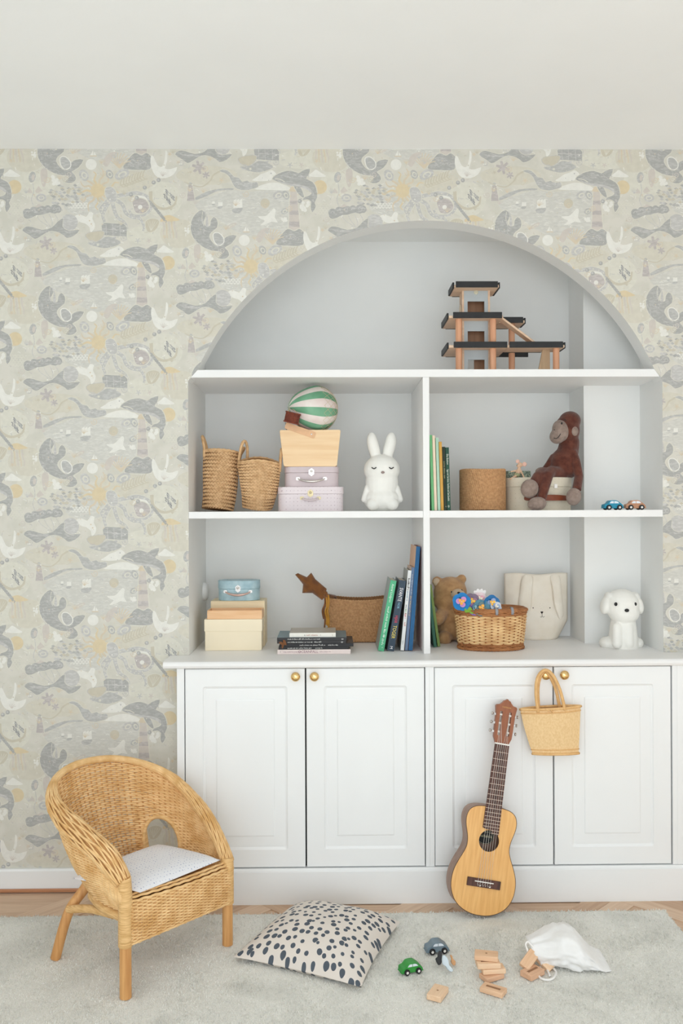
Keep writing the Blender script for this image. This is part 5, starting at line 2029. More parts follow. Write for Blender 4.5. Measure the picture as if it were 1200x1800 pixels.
MB().ell((0, -31.6 * rk, 66 * rk), (3.2 * rk, 1.3 * rk, 2.2 * rk), nu=12, nv=8).build('nose', mat('soft_pink_grey', (150, 132, 128), 0.5), rabbit)


# ---------------------------------------------------------------- books
m_page = mat('book_paper', (228, 220, 204), 0.8, c2=(214, 204, 186), scale=300, stretch=(1, 1, 0.05))


def book(label, th, h, dp, spine, cover=None, loc=(0, 0, 0), rot=(0, 0, 0), text=(), group=None, back=None, name='book'):
    """standing book: x thickness, spine towards -y"""
    t = thing(name, label, 'book', loc, rot, group)
    cs = spine if not isinstance(spine, tuple) else mat('book_cloth_%d_%d_%d' % spine, spine, 0.55, var=0.03, scale=30)
    cc = cs if cover is None else (cover if not isinstance(cover, tuple) else mat('book_cover_%d_%d_%d' % cover, cover, 0.45, var=0.05, scale=20))
    cb = cc if back is None else mat('book_cover_%d_%d_%d' % back, back, 0.45, var=0.04, scale=20)
    MB().box((0, 0, 0), (th, 0.0022, h)).build('spine', cs, t, smooth=0, bevel=0.0006)
    MB().box((0, 0.0022, 0), (0.0018, dp, h)).build('cover', cc, t, smooth=0)
    MB().box((th - 0.0018, 0.0022, 0), (th, dp, h)).build('cover', cb, t, smooth=0)
    MB().box((0.0018, 0.0022, 0.002), (th - 0.0018, dp - 0.003, h - 0.003)).build('pages', m_page, t, smooth=0)
    for body, size, zc_, colr, dirn, sx in text:
        m_ = mat('ink_%d_%d_%d' % colr, colr, 0.6)
        # lettering runs down the spine
        M_ = Matrix.Translation((th / 2, -0.0004, zc_)) @ Matrix(((0, 1, 0, 0), (0, 0, -1, 0), (-1, 0, 0, 0), (0, 0, 0, 1)))
        if body.startswith('~'):
            small_print(float(body[1:]), size, m_, t, M_, seed=int(size * 1e5) + int(zc_ * 1e3))
        else:
            lettering(body, size, m_, t, M_, sx=sx)
    return t


# picture books left end of the upper right compartment
BY = 3.085
bk_ = k_(BY)
row = [  # bottom px, spine px, top y, colour, label, text
    (758.5, 4.5, 766, (112, 184, 126), 'leaf green picture book pressed against the upright divider', ()),
    (763.4, 4.8, 767, (234, 214, 190), 'cream picture book second from the upright divider', ()),
    (769.2, 4.9, 771, (172, 206, 184), 'mint green picture book third from the upright divider', ()),
    (774.8, 5.0, 778, (206, 156, 70), 'mustard yellow picture book fourth from the upright divider', ()),
    (780.2, 5.2, 787, (30, 44, 28), 'blackish green picture book fifth from the upright divider', (('~0.06', 0.0055, 0.64, (168, 164, 120), 0, 0.9), ('*', 0.010, 0.06, (200, 196, 170), 0, 1.0))),
    (785.8, 6.2, 788, (28, 74, 58), 'dark green picture book at the right end of the row', (('Elsa Beskow', 0.0095, 0.81, (238, 236, 226), 0, 0.80), ('Sagor om Tant Grön, Tant Brun och Tant Gredelin', 0.0095, 0.40, (238, 236, 226), 0, 0.56), ('o', 0.012, 0.065, (238, 236, 226), 0, 1.3)))]
for px, w, ty, c, lab, tx in row:
    h = (899 - ty) * bk_
    p = at(px, 899, BY)
    lean = math.atan(3.4 / 130.0)
    book(lab, w * bk_, h, 0.19, c, loc=(p.x, BY, S1 + 0.001), rot=(0, -lean, 0), text=[(b, s, f * h, cl, dr, sx) for b, s, f, cl, dr, sx in tx], group='picture books on the middle shelf')
    last = p

# books leaning on the divider, lower left
LY = 3.105
lk = k_(LY)
lean_set = [  # bottom left px, thickness px, top y, lean dx/dy, colour, cover, label, text, back
    (664, 10.6, 1022, 23.0 / 124, (84, 176, 132), (150, 162, 158), 'green spined book leaning at the left end of the row', (('Astrid Lindgren', 0.011, 0.82, (226, 240, 230), 0, 0.95), ('~0.135', 0.0085, 0.36, (226, 240, 230), 0, 0.85), ('*', 0.012, 0.05, (226, 240, 230), 0, 1.0)), None),
    (680.2, 12.2, 1022, 22.0 / 124, (52, 68, 84), (120, 128, 132), 'navy book with coloured lettering leaning second from left', (('SVANTE', 0.018, 0.80, (240, 240, 240), 0, 0.75), ('NOR', 0.011, 0.645, (140, 190, 214), 0, 0.9), ('HJÄR', 0.015, 0.45, (206, 56, 84), 0, 0.8), ('TOGER', 0.018, 0.27, (230, 210, 96), 0, 0.8), ('M', 0.014, 0.05, (240, 240, 240), 0, 1.0)), None),
    (703.6, 6.2, 1005, 13.8 / 140, (222, 224, 224), (150, 152, 148), 'white spined book with small lettering leaning in the middle', (('~0.040', 0.008, 0.83, (60, 50, 50), 0, 0.9), ('~0.034', 0.006, 0.68, (110, 150, 170), 0, 0.9), ('~0.012', 0.007, 0.55, (60, 60, 60), 0, 0.9), ('~0.016', 0.008, 0.49, (60, 140, 70), 0, 0.9), ('~0.018', 0.008, 0.43, (200, 60, 70), 0, 0.9), ('~0.012', 0.006, 0.33, (200, 90, 80), 0, 0.9), ('~0.014', 0.005, 0.10, (120, 120, 120), 0, 0.9)), None),
    (711.3, 5.2, 1000, 12.4 / 142, (96, 116, 146), (206, 176, 156), 'slate blue book leaning second from the divider', (('~0.07', 0.005, 0.80, (190, 200, 214), 0, 0.9), ('~0.07', 0.006, 0.54, (214, 186, 140), 0, 1.0)), None),
    (717.6, 7.2, 963, 14.6 / 182, (26, 92, 140), (222, 176, 140), 'tall blue book leaning on the upright divider', (), (150, 52, 44))]
for px, w, ty, sl, c, cov, lab, tx, bkc in lean_set:
    p = at(px, 1146, LY)
    h = (1146 - ty) * lk / math.cos(math.atan(sl))
    book(lab, w * lk, h, 0.17 if ty > 990 else 0.21, c, cov, loc=(p.x, LY, WORK + 0.0035), rot=(0, math.atan(sl), 0), text=[(b, s, f * h, cl, dr, sx) for b, s, f, cl, dr, sx in tx], group='books leaning on the divider', back=bkc)

# two green books leaning on the other side of the divider
for px, w, ty, Y, sl, c, lab in ((762.5, 5.0, 1035, 3.185, 11.0 / 100, (44, 96, 78), 'dark green book leaning on the divider beside the teddy'), (769.0, 4.8, 1030, 3.200, 14.5 / 104, (118, 142, 72), 'mossy green book leaning between dark green book and teddy')):
    kk = k_(Y)
    p = at(px, 1138, Y)
    h = (1138 - ty) * kk / math.cos(math.atan(sl))
    book(lab, w * kk, h, 0.16, c, None, loc=(p.x, Y, WORK + 0.0015), rot=(0, -math.atan(sl), 0), group='green books behind the divider')

# flat stack of books
FY = 3.055
fk = k_(FY)


def flat_book(label, px0, px1, py0, py1, z, dp, spine, cover, text, group, ty=0.0, rz=0.0):
    w = (px1 - px0) * fk
    th = (py1 - py0) * fk
    p = at((px0 + px1) / 2, py1, FY)
    t = thing('book', label, 'book', (p.x, FY + ty, z), (0, 0, rz), group)
    cs = mat('book_cloth_%d_%d_%d' % spine, spine, 0.55, var=0.03, scale=30)
    cc = mat('book_cover_%d_%d_%d' % cover, cover, 0.45, var=0.05, scale=20)
    MB().box((-w / 2, 0, 0), (w / 2, 0.0022, th)).build('spine', cs, t, smooth=0, bevel=0.0006)
    for a, b in ((0, 0.0016), (th - 0.0016, th)):
        MB().box((-w / 2, 0.0022, a), (w / 2, dp, b)).build('cover', cc, t, smooth=0)
    MB().box((-w / 2 + 0.002, 0.0022, 0.0016), (w / 2 - 0.002, dp - 0.003, th - 0.0016)).build('pages', m_page, t, smooth=0)
    for body, size, xc, colr, sx in text:
        M_ = Matrix.Translation((xc * w, -0.0004, th / 2)) @ Matrix.Rotation(PI / 2, 4, 'X')
        m_ = mat('ink_%d_%d_%d' % colr, colr, 0.6)
        if body.startswith('~'):
            small_print(float(body[1:]), size, m_, t, M_, seed=int(abs(xc) * 1e3) + int(z * 1e4))
        else:
            lettering(body, size, m_, t, M_, sx=sx)
    return th


zz = WORK + 0.0005
GB = 'books stacked flat on the worktop'
wht = (226, 226, 222)
for lab, a, b, c_, d_, dp, sp, cv, tx, ty in (
        ('pale pink book at the bottom of the flat stack', 487.5, 616, 1141.8, 1149.6, 0.19, (232, 218, 214), (214, 204, 200), (('1', 0.009, -0.46, (120, 110, 112), 1.0), ('~0.060', 0.0045, -0.30, (160, 130, 140), 0.9), ('OCEANFALL', 0.0125, -0.08, (150, 110, 124), 1.0), ('~0.038', 0.004, 0.15, (160, 130, 140), 0.9)), 0.0),
        ('black book second from the bottom of the flat stack', 489.5, 613, 1137.0, 1141.6, 0.18, (48, 48, 50), (60, 64, 66), (('~0.085', 0.0048, -0.20, wht, 1.0), ('~0.024', 0.0048, 0.07, wht, 1.0)), 0.003),
        ('black book in the middle jutting out right of the flat stack', 492, 621, 1131.0, 1136.8, 0.18, (42, 42, 45), (58, 60, 64), (('~0.088', 0.005, -0.06, wht, 1.0), ('~0.034', 0.005, 0.22, wht, 1.0)), 0.002),
        ('black book third from the top of the flat stack', 486.8, 608, 1125.8, 1130.8, 0.17, (50, 50, 52), (70, 72, 72), (('~0.085', 0.0048, -0.17, wht, 1.0), ('~0.024', 0.0048, 0.09, wht, 1.0), ('o', 0.010, 0.44, wht, 1.4)), 0.0),
        ('black spined book with grey blue cover second from the top', 486.8, 609, 1120.2, 1125.6, 0.18, (50, 50, 52), (112, 134, 142), (('~0.085', 0.0048, -0.17, wht, 1.0), ('~0.024', 0.0048, 0.07, wht, 1.0), ('o', 0.010, 0.44, wht, 1.4)), 0.0),
        ('small white book on top of the flat stack', 508.5, 590, 1112.4, 1120.0, 0.14, (232, 230, 222), (178, 170, 158), (('o', 0.010, -0.17, (40, 40, 44), 0.8), ('~0.042', 0.006, 0.0, (176, 120, 100), 0.9), ('o', 0.009, 0.17, (70, 66, 60), 0.5), ('o', 0.008, 0.43, (150, 140, 120), 0.8)), 0.006)):
    th = flat_book(lab, a, b, c_, d_, zz, dp, sp, cv, tx, GB, ty)
    zz += th + 0.0002
STACK_TOP = zz
# dried leaf between the books
lf = MB()
for i, (x, z) in enumerate(((495, 1131), (500, 1129), (497, 1134))):
    q = at(x, z, FY - 0.004)
    lf.prism([(p.x, p.y) for p in catmull([(-0.010, 0), (-0.004, 0.005), (0.006, 0.003), (0.012, 0.0), (0.005, -0.004), (-0.004, -0.004)], 3)], 0, 0.0012,
             M=Matrix.Translation(q) @ Matrix.Rotation(D2(20 + 40 * i), 4, 'Y') @ Matrix.Rotation(PI / 2 - 0.3, 4, 'X'))
o = lf.build('dried_leaf', mat('dry_leaf_brown', (120, 76, 44), 0.7), smooth=40)
tag(o, 'brown dried leaf sticking out at the left of the flat book stack', 'leaf')

# ---------------------------------------------------------------- jute pot, hat box
m_jute = mat('jute_cord', (182, 138, 96), 0.8, c2=(206, 162, 118), scale=120, detail=4, bump=0.5, bscale=400)
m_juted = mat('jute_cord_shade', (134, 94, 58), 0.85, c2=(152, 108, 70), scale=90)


def cord_wall(t, fn, rows, r, closed=True, name='coiled_cord', m=None, twist=0.0075, L=1.0, ns=240):
    """rows of twisted cord laid one over the other; each twist swells and thins the cord"""
    mb = MB()
    for j in range(rows):
        P, R_ = [], []
        n = ns
        for i in range(n if closed else n + 1):
            s = i / n
            P.append(fn(s, (j + 0.5) / rows))
            R_.append(r * (1.0 + 0.34 * math.sin(2 * PI * s * L / twist + j * 1.3)))
        mb.tube(P, R_, 5, closed=closed)
    return mb.build(name, m or m_jute, t, smooth=60, recalc=False, stuff=True)


JY = 3.13
jk = k_(JY)
jc = base(848, JY + 0.078, S1)
jr = 38.5 * k_(JY + 0.078)
jh = 72.5 * k_(JY + 0.078)
jp = thing('jute_pot', 'round jute cord basket between the green books and the hat box', 'basket', jc)
cord_wall(jp, lambda s, t: Vector((jr * math.cos(2 * PI * s), jr * math.sin(2 * PI * s), jh * (0.02 + 0.97 * t) + 0.0012 * math.sin(6 * PI * s + 3 * t))), 26, 0.0037, L=2 * PI * jr)
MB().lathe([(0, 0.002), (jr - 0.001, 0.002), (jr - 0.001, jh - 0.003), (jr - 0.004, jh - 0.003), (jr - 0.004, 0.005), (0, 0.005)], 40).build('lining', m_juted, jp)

HY = 3.16
hbx = thing('hat_box', 'oval cream cardboard hat box with a brown leather handle under the monkey', 'box', base(944.5, HY + 0.085, S1))
hk = k_(HY + 0.085)
hrx, hry = 59 * hk, 0.085
hh = 57 * hk
m_cream = dots_mat('cream_card_with_faint_dots', (216, 208, 190), (192, 182, 162), 14, 0.05, 0.09, rnd_=0.3, rough=0.6, bump=0.03)


def oval(rx, ry, n=64):
    return [(rx * math.cos(2 * PI * i / n), ry * math.sin(2 * PI * i / n)) for i in range(n)]


b1 = MB().prism(oval(hrx - 0.003, hry - 0.003), 0, hh * 0.72).build('case', m_cream, hbx, smooth=40, bevel=0.001)
b2 = MB().prism(oval(hrx, hry), hh * 0.722, hh).build('lid', m_cream, hbx, smooth=40, bevel=0.002)
for q in (b1, b2):
    uv_xy(q, lambda p: (math.atan2(p.y, p.x) / 2.2, p.z / 0.2))
ly = -hry - 0.004
lp_ = []
m_cognac = mat('cognac_leather', (128, 64, 40), 0.45, var=0.08, scale=50)
hz0 = at(944, 876, HY).z - S1


def strap_pt(u):
    x = (913 + (997 - 913) * u - 944.5) * hk
    yb_ = -hry * math.sqrt(max(0.0, 1 - (x / hrx) ** 2))
    return Vector((x, yb_ - 0.006 - 0.012 * math.sin(PI * u), hz0 + 0.002 * math.sin(PI * u)))


mb = MB()
vs, fs = [], []
for i in range(25):
    u = i / 24
    p = strap_pt(u)
    wd = 0.0075 + 0.003 * math.sin(PI * u)
    if i in (0, 24):
        wd *= 0.6
    vs += [(p.x, p.y, p.z - wd), (p.x, p.y, p.z + wd), (p.x, p.y + 0.004, p.z + wd), (p.x, p.y + 0.004, p.z - wd)]
for i in range(24):
    for q in range(4):
        fs.append((4 * i + q, 4 * i + (q + 1) % 4, 4 * i + 4 + (q + 1) % 4, 4 * i + 4 + q))
fs += [(0, 1, 2, 3), (99, 98, 97, 96)]
MB().add(vs, fs).build('strap_handle', m_cognac, hbx, smooth=40, label='brown leather carrying strap')
pc = strap_pt(0.93)
MB().box((pc.x - 0.0022, pc.y - 0.003, pc.z - 0.012), (pc.x + 0.0022, pc.y + 0.010, pc.z + 0.012)).build('strap_clip', m_hub, hbx, smooth=0, bevel=0.001)
cl = MB().box((-0.006, -0.003, -0.008), (0.006, 0.003, 0.008)).build('clasp', m_hub, hbx, smooth=0, bevel=0.0015)
xcl = (967 - 944.5) * hk
cl.location = (xcl, -hry * math.sqrt(1 - (xcl / hrx) ** 2) - 0.002, hh * 0.73)

# ---------------------------------------------------------------- stuffed monkey sitting on the hat box
MY = HY + 0.075
mk = k_(MY)
HT = S1 + hh
mo = at(985, 841, MY)
monkey = thing('plush_monkey', 'reddish brown plush monkey with grey face sitting on the hat box', 'plush toy', (mo.x, MY, HT))
m_fur = mat('russet_plush', (108, 64, 52), 0.95, c2=(86, 48, 39), scale=60, detail=6, bump=0.9, bscale=420, sheen=0.25, spec=0.1)
m_grey = mat('taupe_plush', (158, 140, 130), 0.95, c2=(138, 120, 111), scale=70, detail=6, bump=0.8, bscale=420, sheen=0.2, spec=0.1)


def mp(px, py, dy=0.0):
    q = at(px, py, MY + dy)
    return Vector((q.x - mo.x, dy, q.z - HT))


mb = MB()
mb.ell(mp(996, 756, 0.005), (0.047, 0.048, 0.056))                           # head
mb.ell(mp(1001, 740, 0.008), (0.040, 0.044, 0.036))
mb.capsule(mp(1001, 778, 0.01), mp(997, 796, 0.006), 0.036, 0.040)           # neck
mb.ell(mp(992, 812, 0.002), (0.052, 0.046, 0.054))                            # chest
mb.ell(mp(990, 826, 0.0), (0.055, 0.046, 0.036))                              # seat
mb.tube([mp(1006, 794, -0.022), mp(1012, 812, -0.040), mp(1017, 838, -0.052), mp(1013, 862, -0.092)], [0.016, 0.017, 0.0165, 0.017], 12)       # near arm
mb.tube([mp(975, 802, 0.012), mp(964, 818, 0.02), mp(957, 827, 0.012)], [0.017, 0.015, 0.014], 12)                                           # far arm
mb.tube([mp(990, 834, -0.02), mp(968, 829, -0.055), mp(962, 836, -0.080), mp(956, 858, -0.100), mp(950, 880, -0.108)], [0.023, 0.022, 0.021, 0.019, 0.017], 12)   # near leg
mb.tube([mp(978, 834, 0.0), mp(955, 831, -0.045), mp(945, 838, -0.075), mp(936, 852, -0.098)], [0.022, 0.021, 0.020, 0.018], 12)               # far leg
soft(mb.build('body', m_fur, monkey, smooth=180), 0.0045, 5)
mb = MB()
mb.ell(mp(985, 757, -0.018), (0.030, 0.036, 0.040), Euler((0, D2(-14), 0)))
mb.ell(mp(979, 767, -0.022), (0.028, 0.032, 0.028))
soft(mb.build('face', m_grey, monkey, smooth=180, label='grey felt face'), 0.0035, 6)
MB().ell(mp(1010, 758, -0.036), (0.014, 0.008, 0.017), Euler((0, 0, D2(20)))).build('ear', m_grey, monkey)
MB().ell(mp(1008, 873, -0.094), (0.027, 0.020, 0.032), Euler((0, D2(10), 0))).build('hand', m_grey, monkey)
MB().ell(mp(950, 827, 0.008), (0.021, 0.014, 0.012), Euler((0, D2(-14), 0))).build('hand', m_grey, monkey)
MB().ell(mp(930.5, 859, -0.106), (0.032, 0.022, 0.034), Euler((0, D2(14), 0))).build('foot', m_grey, monkey)
MB().ell(mp(943.5, 885.5, -0.122), (0.034, 0.024, 0.0245), Euler((0, D2(-8), 0))).build('foot', m_grey, monkey)


def on_face(px, py, r=0.0):
    return mp(px, py, -0.051 + r)


MB().ell(mp(987, 744.0, -0.0525), (0.0030, 0.0040, 0.0044), nu=12, nv=8).build('eye', m_eye, monkey)
MB().ell(mp(974, 755.5, -0.0545), (0.0018, 0.0012, 0.0018), nu=10, nv=6).build('nostril', m_eye, monkey)
MB().tube(catmull([mp(990, 738.5, -0.050), mp(993, 737.5, -0.0485), mp(995, 740.5, -0.0475)], 5, closed=False), 0.0011, 6).build('eyebrow', m_eye, monkey, smooth=180)
MB().tube(catmull([mp(973, 770, -0.0535), mp(977, 771, -0.0555), mp(981, 768.5, -0.0555), mp(985, 762.5, -0.0545)], 6, closed=False), 0.0012, 6).build('smile', m_eye, monkey, smooth=180)

# ---------------------------------------------------------------- little fabric mouse and its box
m_mouse = mat('mouse_cotton', (214, 178, 150), 0.9, var=0.05, scale=60)
NY = HY + 0.055
nk_ = k_(NY)
no = at(911, 841, NY)
mouse = thing('fabric_mouse', 'tiny fabric mouse in green shorts sitting on the hat box lid', 'soft toy', (no.x, NY, HT))


def np_(px, py, dy=0.0):
    q = at(px, py, NY + dy)
    return Vector((q.x - no.x, dy, q.z - HT))


mb = MB()
mb.ell(np_(914, 817), (0.010, 0.009, 0.0085), Euler((0, D2(25), 0)))
mb.ell(np_(910, 819, -0.002), (0.006, 0.005, 0.005))
mb.capsule(np_(912, 824), np_(909, 834), 0.0065, 0.009)
mb.capsule(np_(915, 827, -0.004), np_(921, 840, -0.008), 0.0032, 0.003)
mb.capsule(np_(908, 827, 0.002), np_(898, 829, 0.0), 0.0032, 0.003)
mb.capsule(np_(907, 836, -0.006), np_(897, 842, -0.014), 0.004, 0.0035)
mb.capsule(np_(909, 837, 0.004), np_(900, 841, 0.002), 0.004, 0.0035)
soft(mb.build('body', m_mouse, mouse, smooth=180), 0.0016, 4)
for px, py, rx in ((909.5, 811, 0.0072), (921.5, 816, 0.0085)):
    MB().ell(np_(px, py, 0.0), (rx, 0.0022, rx)).build('ear', mat('mouse_ear_pink', (222, 180, 164), 0.9), mouse)
MB().ell(np_(908.3, 817.5, -0.0085), 0.0014, nu=8, nv=6).build('eye', m_eye, mouse)
MB().ell(np_(908.5, 834.5, -0.001), (0.0115, 0.0105, 0.0085)).build('shorts', mat('sage_cotton', (158, 158, 124), 0.9), mouse)
mbx = MB().prism(rrect(0.086, 0.040, 0.004, 3), 0, 0.027)
mbo = mbx.build('patterned_box', mat('green_checked_paper', (96, 112, 104), 0.7, c2=(168, 180, 160), scale=220, detail=1, lo=0.45, hi=0.55), smooth=30, bevel=0.001)
q = at(911, 841, NY + 0.045)
mbo.location = (q.x, NY + 0.05, HT)
tag(mbo, 'small green checked box behind the fabric mouse', 'box')

# ---------------------------------------------------------------- two toy cars on the shelf
CY = 3.10
toy_car('blue wooden toy car on the shelf in front of the column', (30, 140, 172), base(1076, CY, S1), D2(2), 33 * k_(CY) / 0.96)
toy_car('natural brown wooden toy car beside the blue car', (190, 138, 106), base(1115, CY, S1), D2(-2), 33 * k_(CY) / 0.96)

# ================================================================== LOWER COMPARTMENTS
WZ = WORK
m_pine = mat('cream_paper_box', (242, 229, 202), 0.65, var=0.015, scale=8)
m_pine2 = wood('pale_pine', (230, 211, 174), (238, 221, 186), 0, 8)
m_tray = wood('orange_pine', (226, 178, 132), (236, 196, 154), 0, 10)
PYb = 3.145
pk = k_(PYb)
c0 = at(410, 1143, PYb)
bx1 = thing('lidded_box', 'cream lidded box at the front of the box pile', 'box', (c0.x, PYb + 0.045, WZ))
w1, h1 = 99 * pk, 55 * pk
MB().box((-w1 / 2, -0.045, 0.0005), (w1 / 2, 0.045, h1 - 0.004)).build('case', m_pine, bx1, smooth=0, bevel=0.001)
MB().prism([(-w1 / 2 - 0.0022, -0.0472), (w1 / 2 + 0.0022, -0.0472), (w1 / 2 + 0.0022, 0.0472), (-w1 / 2 - 0.0022, 0.0472)], h1 * 0.62, h1).build('lid', m_pine, bx1, smooth=0, bevel=0.001)
tr = thing('pine_tray', 'flat orange pine tray lying on the cream lidded box', 'tray', (at(412, 1080, PYb).x, PYb + 0.047, WZ + h1 + 0.0003))
wt_ = 96 * k_(PYb + 0.005)
for lo_, hi_ in (((-wt_ / 2, -0.044, 0), (wt_ / 2, -0.038, 0.031)), ((-wt_ / 2, 0.038, 0), (wt_ / 2, 0.044, 0.031)), ((-wt_ / 2, -0.038, 0), (-wt_ / 2 + 0.006, 0.038, 0.031)), ((wt_ / 2 - 0.006, -0.038, 0), (wt_ / 2, 0.038, 0.031))):
    MB().box(lo_, hi_).build('side', m_tray, tr, smooth=0, bevel=0.0008)
MB().box((-wt_ / 2 + 0.006, -0.038, 0.002), (wt_ / 2 - 0.006, 0.038, 0.006)).build('bottom', m_tray, tr, smooth=0)
P2 = PYb + 0.098
p2k = k_(P2)
c2_ = at(418, 1120, P2)
h2 = at(418, 1056.5, P2).z - WZ
w2 = 94.5 * p2k
bx2 = thing('pine_box', 'taller pale pine box behind the cream lidded box', 'box', (c2_.x, P2 + 0.06, WZ))
MB().box((-w2 / 2, -0.06, 0.0005), (w2 / 2, 0.06, h2 * 0.62)).build('case', m_pine2, bx2, smooth=0, bevel=0.001)
MB().box((-w2 / 2, -0.06, h2 * 0.625), (w2 / 2, 0.06, h2)).build('lid', m_pine2, bx2, smooth=0, bevel=0.001)
# blue tin suitcase on the tall box: oval shape
BZ = WZ + h2 + 0.0003
suitcase('worn blue tin suitcase with silver clasp on top of the pine box', 381, 454, 1021.5, 1056.5, P2 + 0.006, 0.095, m_sc_blue, 0.42, (0.034, 0.046, 0.012, mat('copper_worn_handle', (206, 176, 166), 0.35, metal=0.5, var=0.1)), False, BZ, m_chrome, lidround=0.045, name='tin_suitcase')

# ---------------------------------------------------------------- rectangular seagrass basket
QY = 3.315
qk = k_(QY)
qc = at(633, 1130, QY)
qb = thing('seagrass_basket', 'rectangular brown jute cord basket behind the flat book stack', 'basket', (qc.x, QY + 0.065, WZ))
qw, qh = 112 * qk, 79 * qk


def rect_pt(s, t, g=0.0):
    L = rrect(qw * (0.96 + 0.05 * t) + g, 0.125 + g, 0.022, 8)
    n = len(L)
    f = s * n
    i = int(f) % n
    a, b = Vector(L[i]), Vector(L[(i + 1) % n])
    p = a.lerp(b, f - int(f))
    dipz = 0.010 * math.cos(PI * p.x / qw) * t
    return Vector((p.x, p.y, 0.004 + (qh - 0.004) * t - dipz))


_rr = rrect(qw, 0.125, 0.022, 8)
_acc = [0]
for i in range(len(_rr)):
    _acc.append(_acc[-1] + (Vector(_rr[(i + 1) % len(_rr)]) - Vector(_rr[i])).length)


def rect_even(s, t):
    d = (s % 1.0) * _acc[-1]
    for i in range(len(_rr)):
        if _acc[i + 1] >= d:
            break
    f = (i + (d - _acc[i]) / max(1e-9, _acc[i + 1] - _acc[i])) / len(_rr)
    return rect_pt(f, t)


cord_wall(qb, rect_even, 30, 0.0034, L=_acc[-1], twist=0.010, ns=280)
lin_o = MB().grid(lambda u, v: rect_even(u, v) * 1.0 + Vector((0, 0, 0)), 80, 6, closed_u=True)
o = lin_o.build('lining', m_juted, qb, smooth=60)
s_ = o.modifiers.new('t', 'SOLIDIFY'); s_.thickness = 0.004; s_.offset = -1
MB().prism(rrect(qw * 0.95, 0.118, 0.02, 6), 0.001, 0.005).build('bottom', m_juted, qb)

# ---------------------------------------------------------------- rust velvet star on its wand, with ribbons
m_rust = mat('rust_velvet', (124, 76, 30), 0.9, c2=(100, 58, 24), scale=40, detail=5, bump=0.4, bscale=200, sheen=0.4)
m_ochre = mat('ochre_ribbon', (176, 124, 44), 0.8, var=0.1)
ZY = 3.24
zo = at(577, 1052, ZY)
star = thing('star_wand', 'rust brown velvet star wand with dangling ribbons propped in the jute basket', 'toy wand', zo)


def zp(px, py, dy=0.0):
    q = at(px, py, ZY + dy)
    return Vector((q.x - zo.x, dy, q.z - zo.z))


cc_ = zp(548, 1031)
out_ = []
order = [(518.5, 1010), (523.5, 1007.5), (539, 1014.5), (547, 1006.5), (554, 1018), (574, 1035), (572, 1047), (566, 1055), (549, 1042.5), (531, 1042.5), (532.5, 1027)]
P = [zp(*p) for p in order]
vs, fs = [], []
nn_ = len(P) * 4
ring1 = []
for i in range(len(P)):
    a, b = P[i], P[(i + 1) % len(P)]
    for q in range(4):
        ring1.append(a.lerp(b, q / 4))
for sgn in (-1, 1):
    for lev, (f, dpt) in enumerate(((1.0, 0.002), (0.82, 0.008), (0.55, 0.014), (0.25, 0.017))):
        for p in ring1:
            q = cc_.lerp(p, f)
            vs.append((q.x, sgn * dpt, q.z))
    vs.append((cc_.x, sgn * 0.0175, cc_.z))
h_ = nn_ * 4 + 1
for sI in range(2):
    o_ = sI * h_
    for lev in range(3):
        for i in range(nn_):
            j = (i + 1) % nn_
            fs.append((o_ + lev * nn_ + i, o_ + lev * nn_ + j, o_ + (lev + 1) * nn_ + j, o_ + (lev + 1) * nn_ + i))
    for i in range(nn_):
        fs.append((o_ + 3 * nn_ + i, o_ + 3 * nn_ + (i + 1) % nn_, o_ + 4 * nn_))
for i in range(nn_):
    j = (i + 1) % nn_
    fs.append((i, j, h_ + j, h_ + i))
MB().add(vs, fs).build('star', m_rust, star, smooth=60)
MB().tube([zp(562, 1040), zp(576, 1046, 0.02), zp(588, 1048, 0.105), zp(594, 1070, 0.135)], 0.0055, 10).build('stick', m_rust, star, smooth=180)
mb = MB()
mb.ell(zp(571, 1042), (0.010, 0.010, 0.007)).ell(zp(575, 1047), (0.008, 0.009, 0.007)).ell(zp(567, 1039, -0.003), (0.009, 0.009, 0.006))
soft(mb.build('bow', m_rust, star, smooth=180), 0.002, 2)
rz_ = random.Random(3)
for i, (x0, x1_, yb2, col) in enumerate(((571, 570, 1104, m_rust), (573, 575, 1100, m_ochre), (576, 573, 1098, m_ochre), (570, 568, 1082, m_rust), (577, 577, 1106, m_ochre))):
    Pth = [zp(x0, 1046, -0.002 * i), zp(x0 + 1, 1060, -0.004), zp(x1_ - 1.5, 1074, -0.003 - 0.002 * i), zp(x1_ + 1, 1088, -0.005), zp(x1_, yb2, -0.004)]
    MB().tube(catmull(Pth, 6, closed=False), 0.0030, 6, flat=0.35).build('ribbon', col, star, smooth=180)

# ---------------------------------------------------------------- teddy bear
m_ted = mat('honey_plush', (202, 160, 116), 0.95, c2=(180, 138, 96), scale=50, detail=6, bump=1.0, bscale=420, sheen=0.3, spec=0.1)
m_ted2 = mat('pale_plush', (206, 184, 158), 0.95, var=0.06, scale=60, bump=0.8, bscale=420, sheen=0.2)
DYy = 3.36
to = at(797, 1127, DYy)
ted = thing('teddy_bear', 'light brown teddy bear sitting behind the wicker basket', 'teddy bear', (to.x, DYy, WZ))


def tp_(px, py, dy=0.0):
    q = at(px, py, DYy + dy)
    return Vector((q.x - to.x, dy, q.z - WZ))


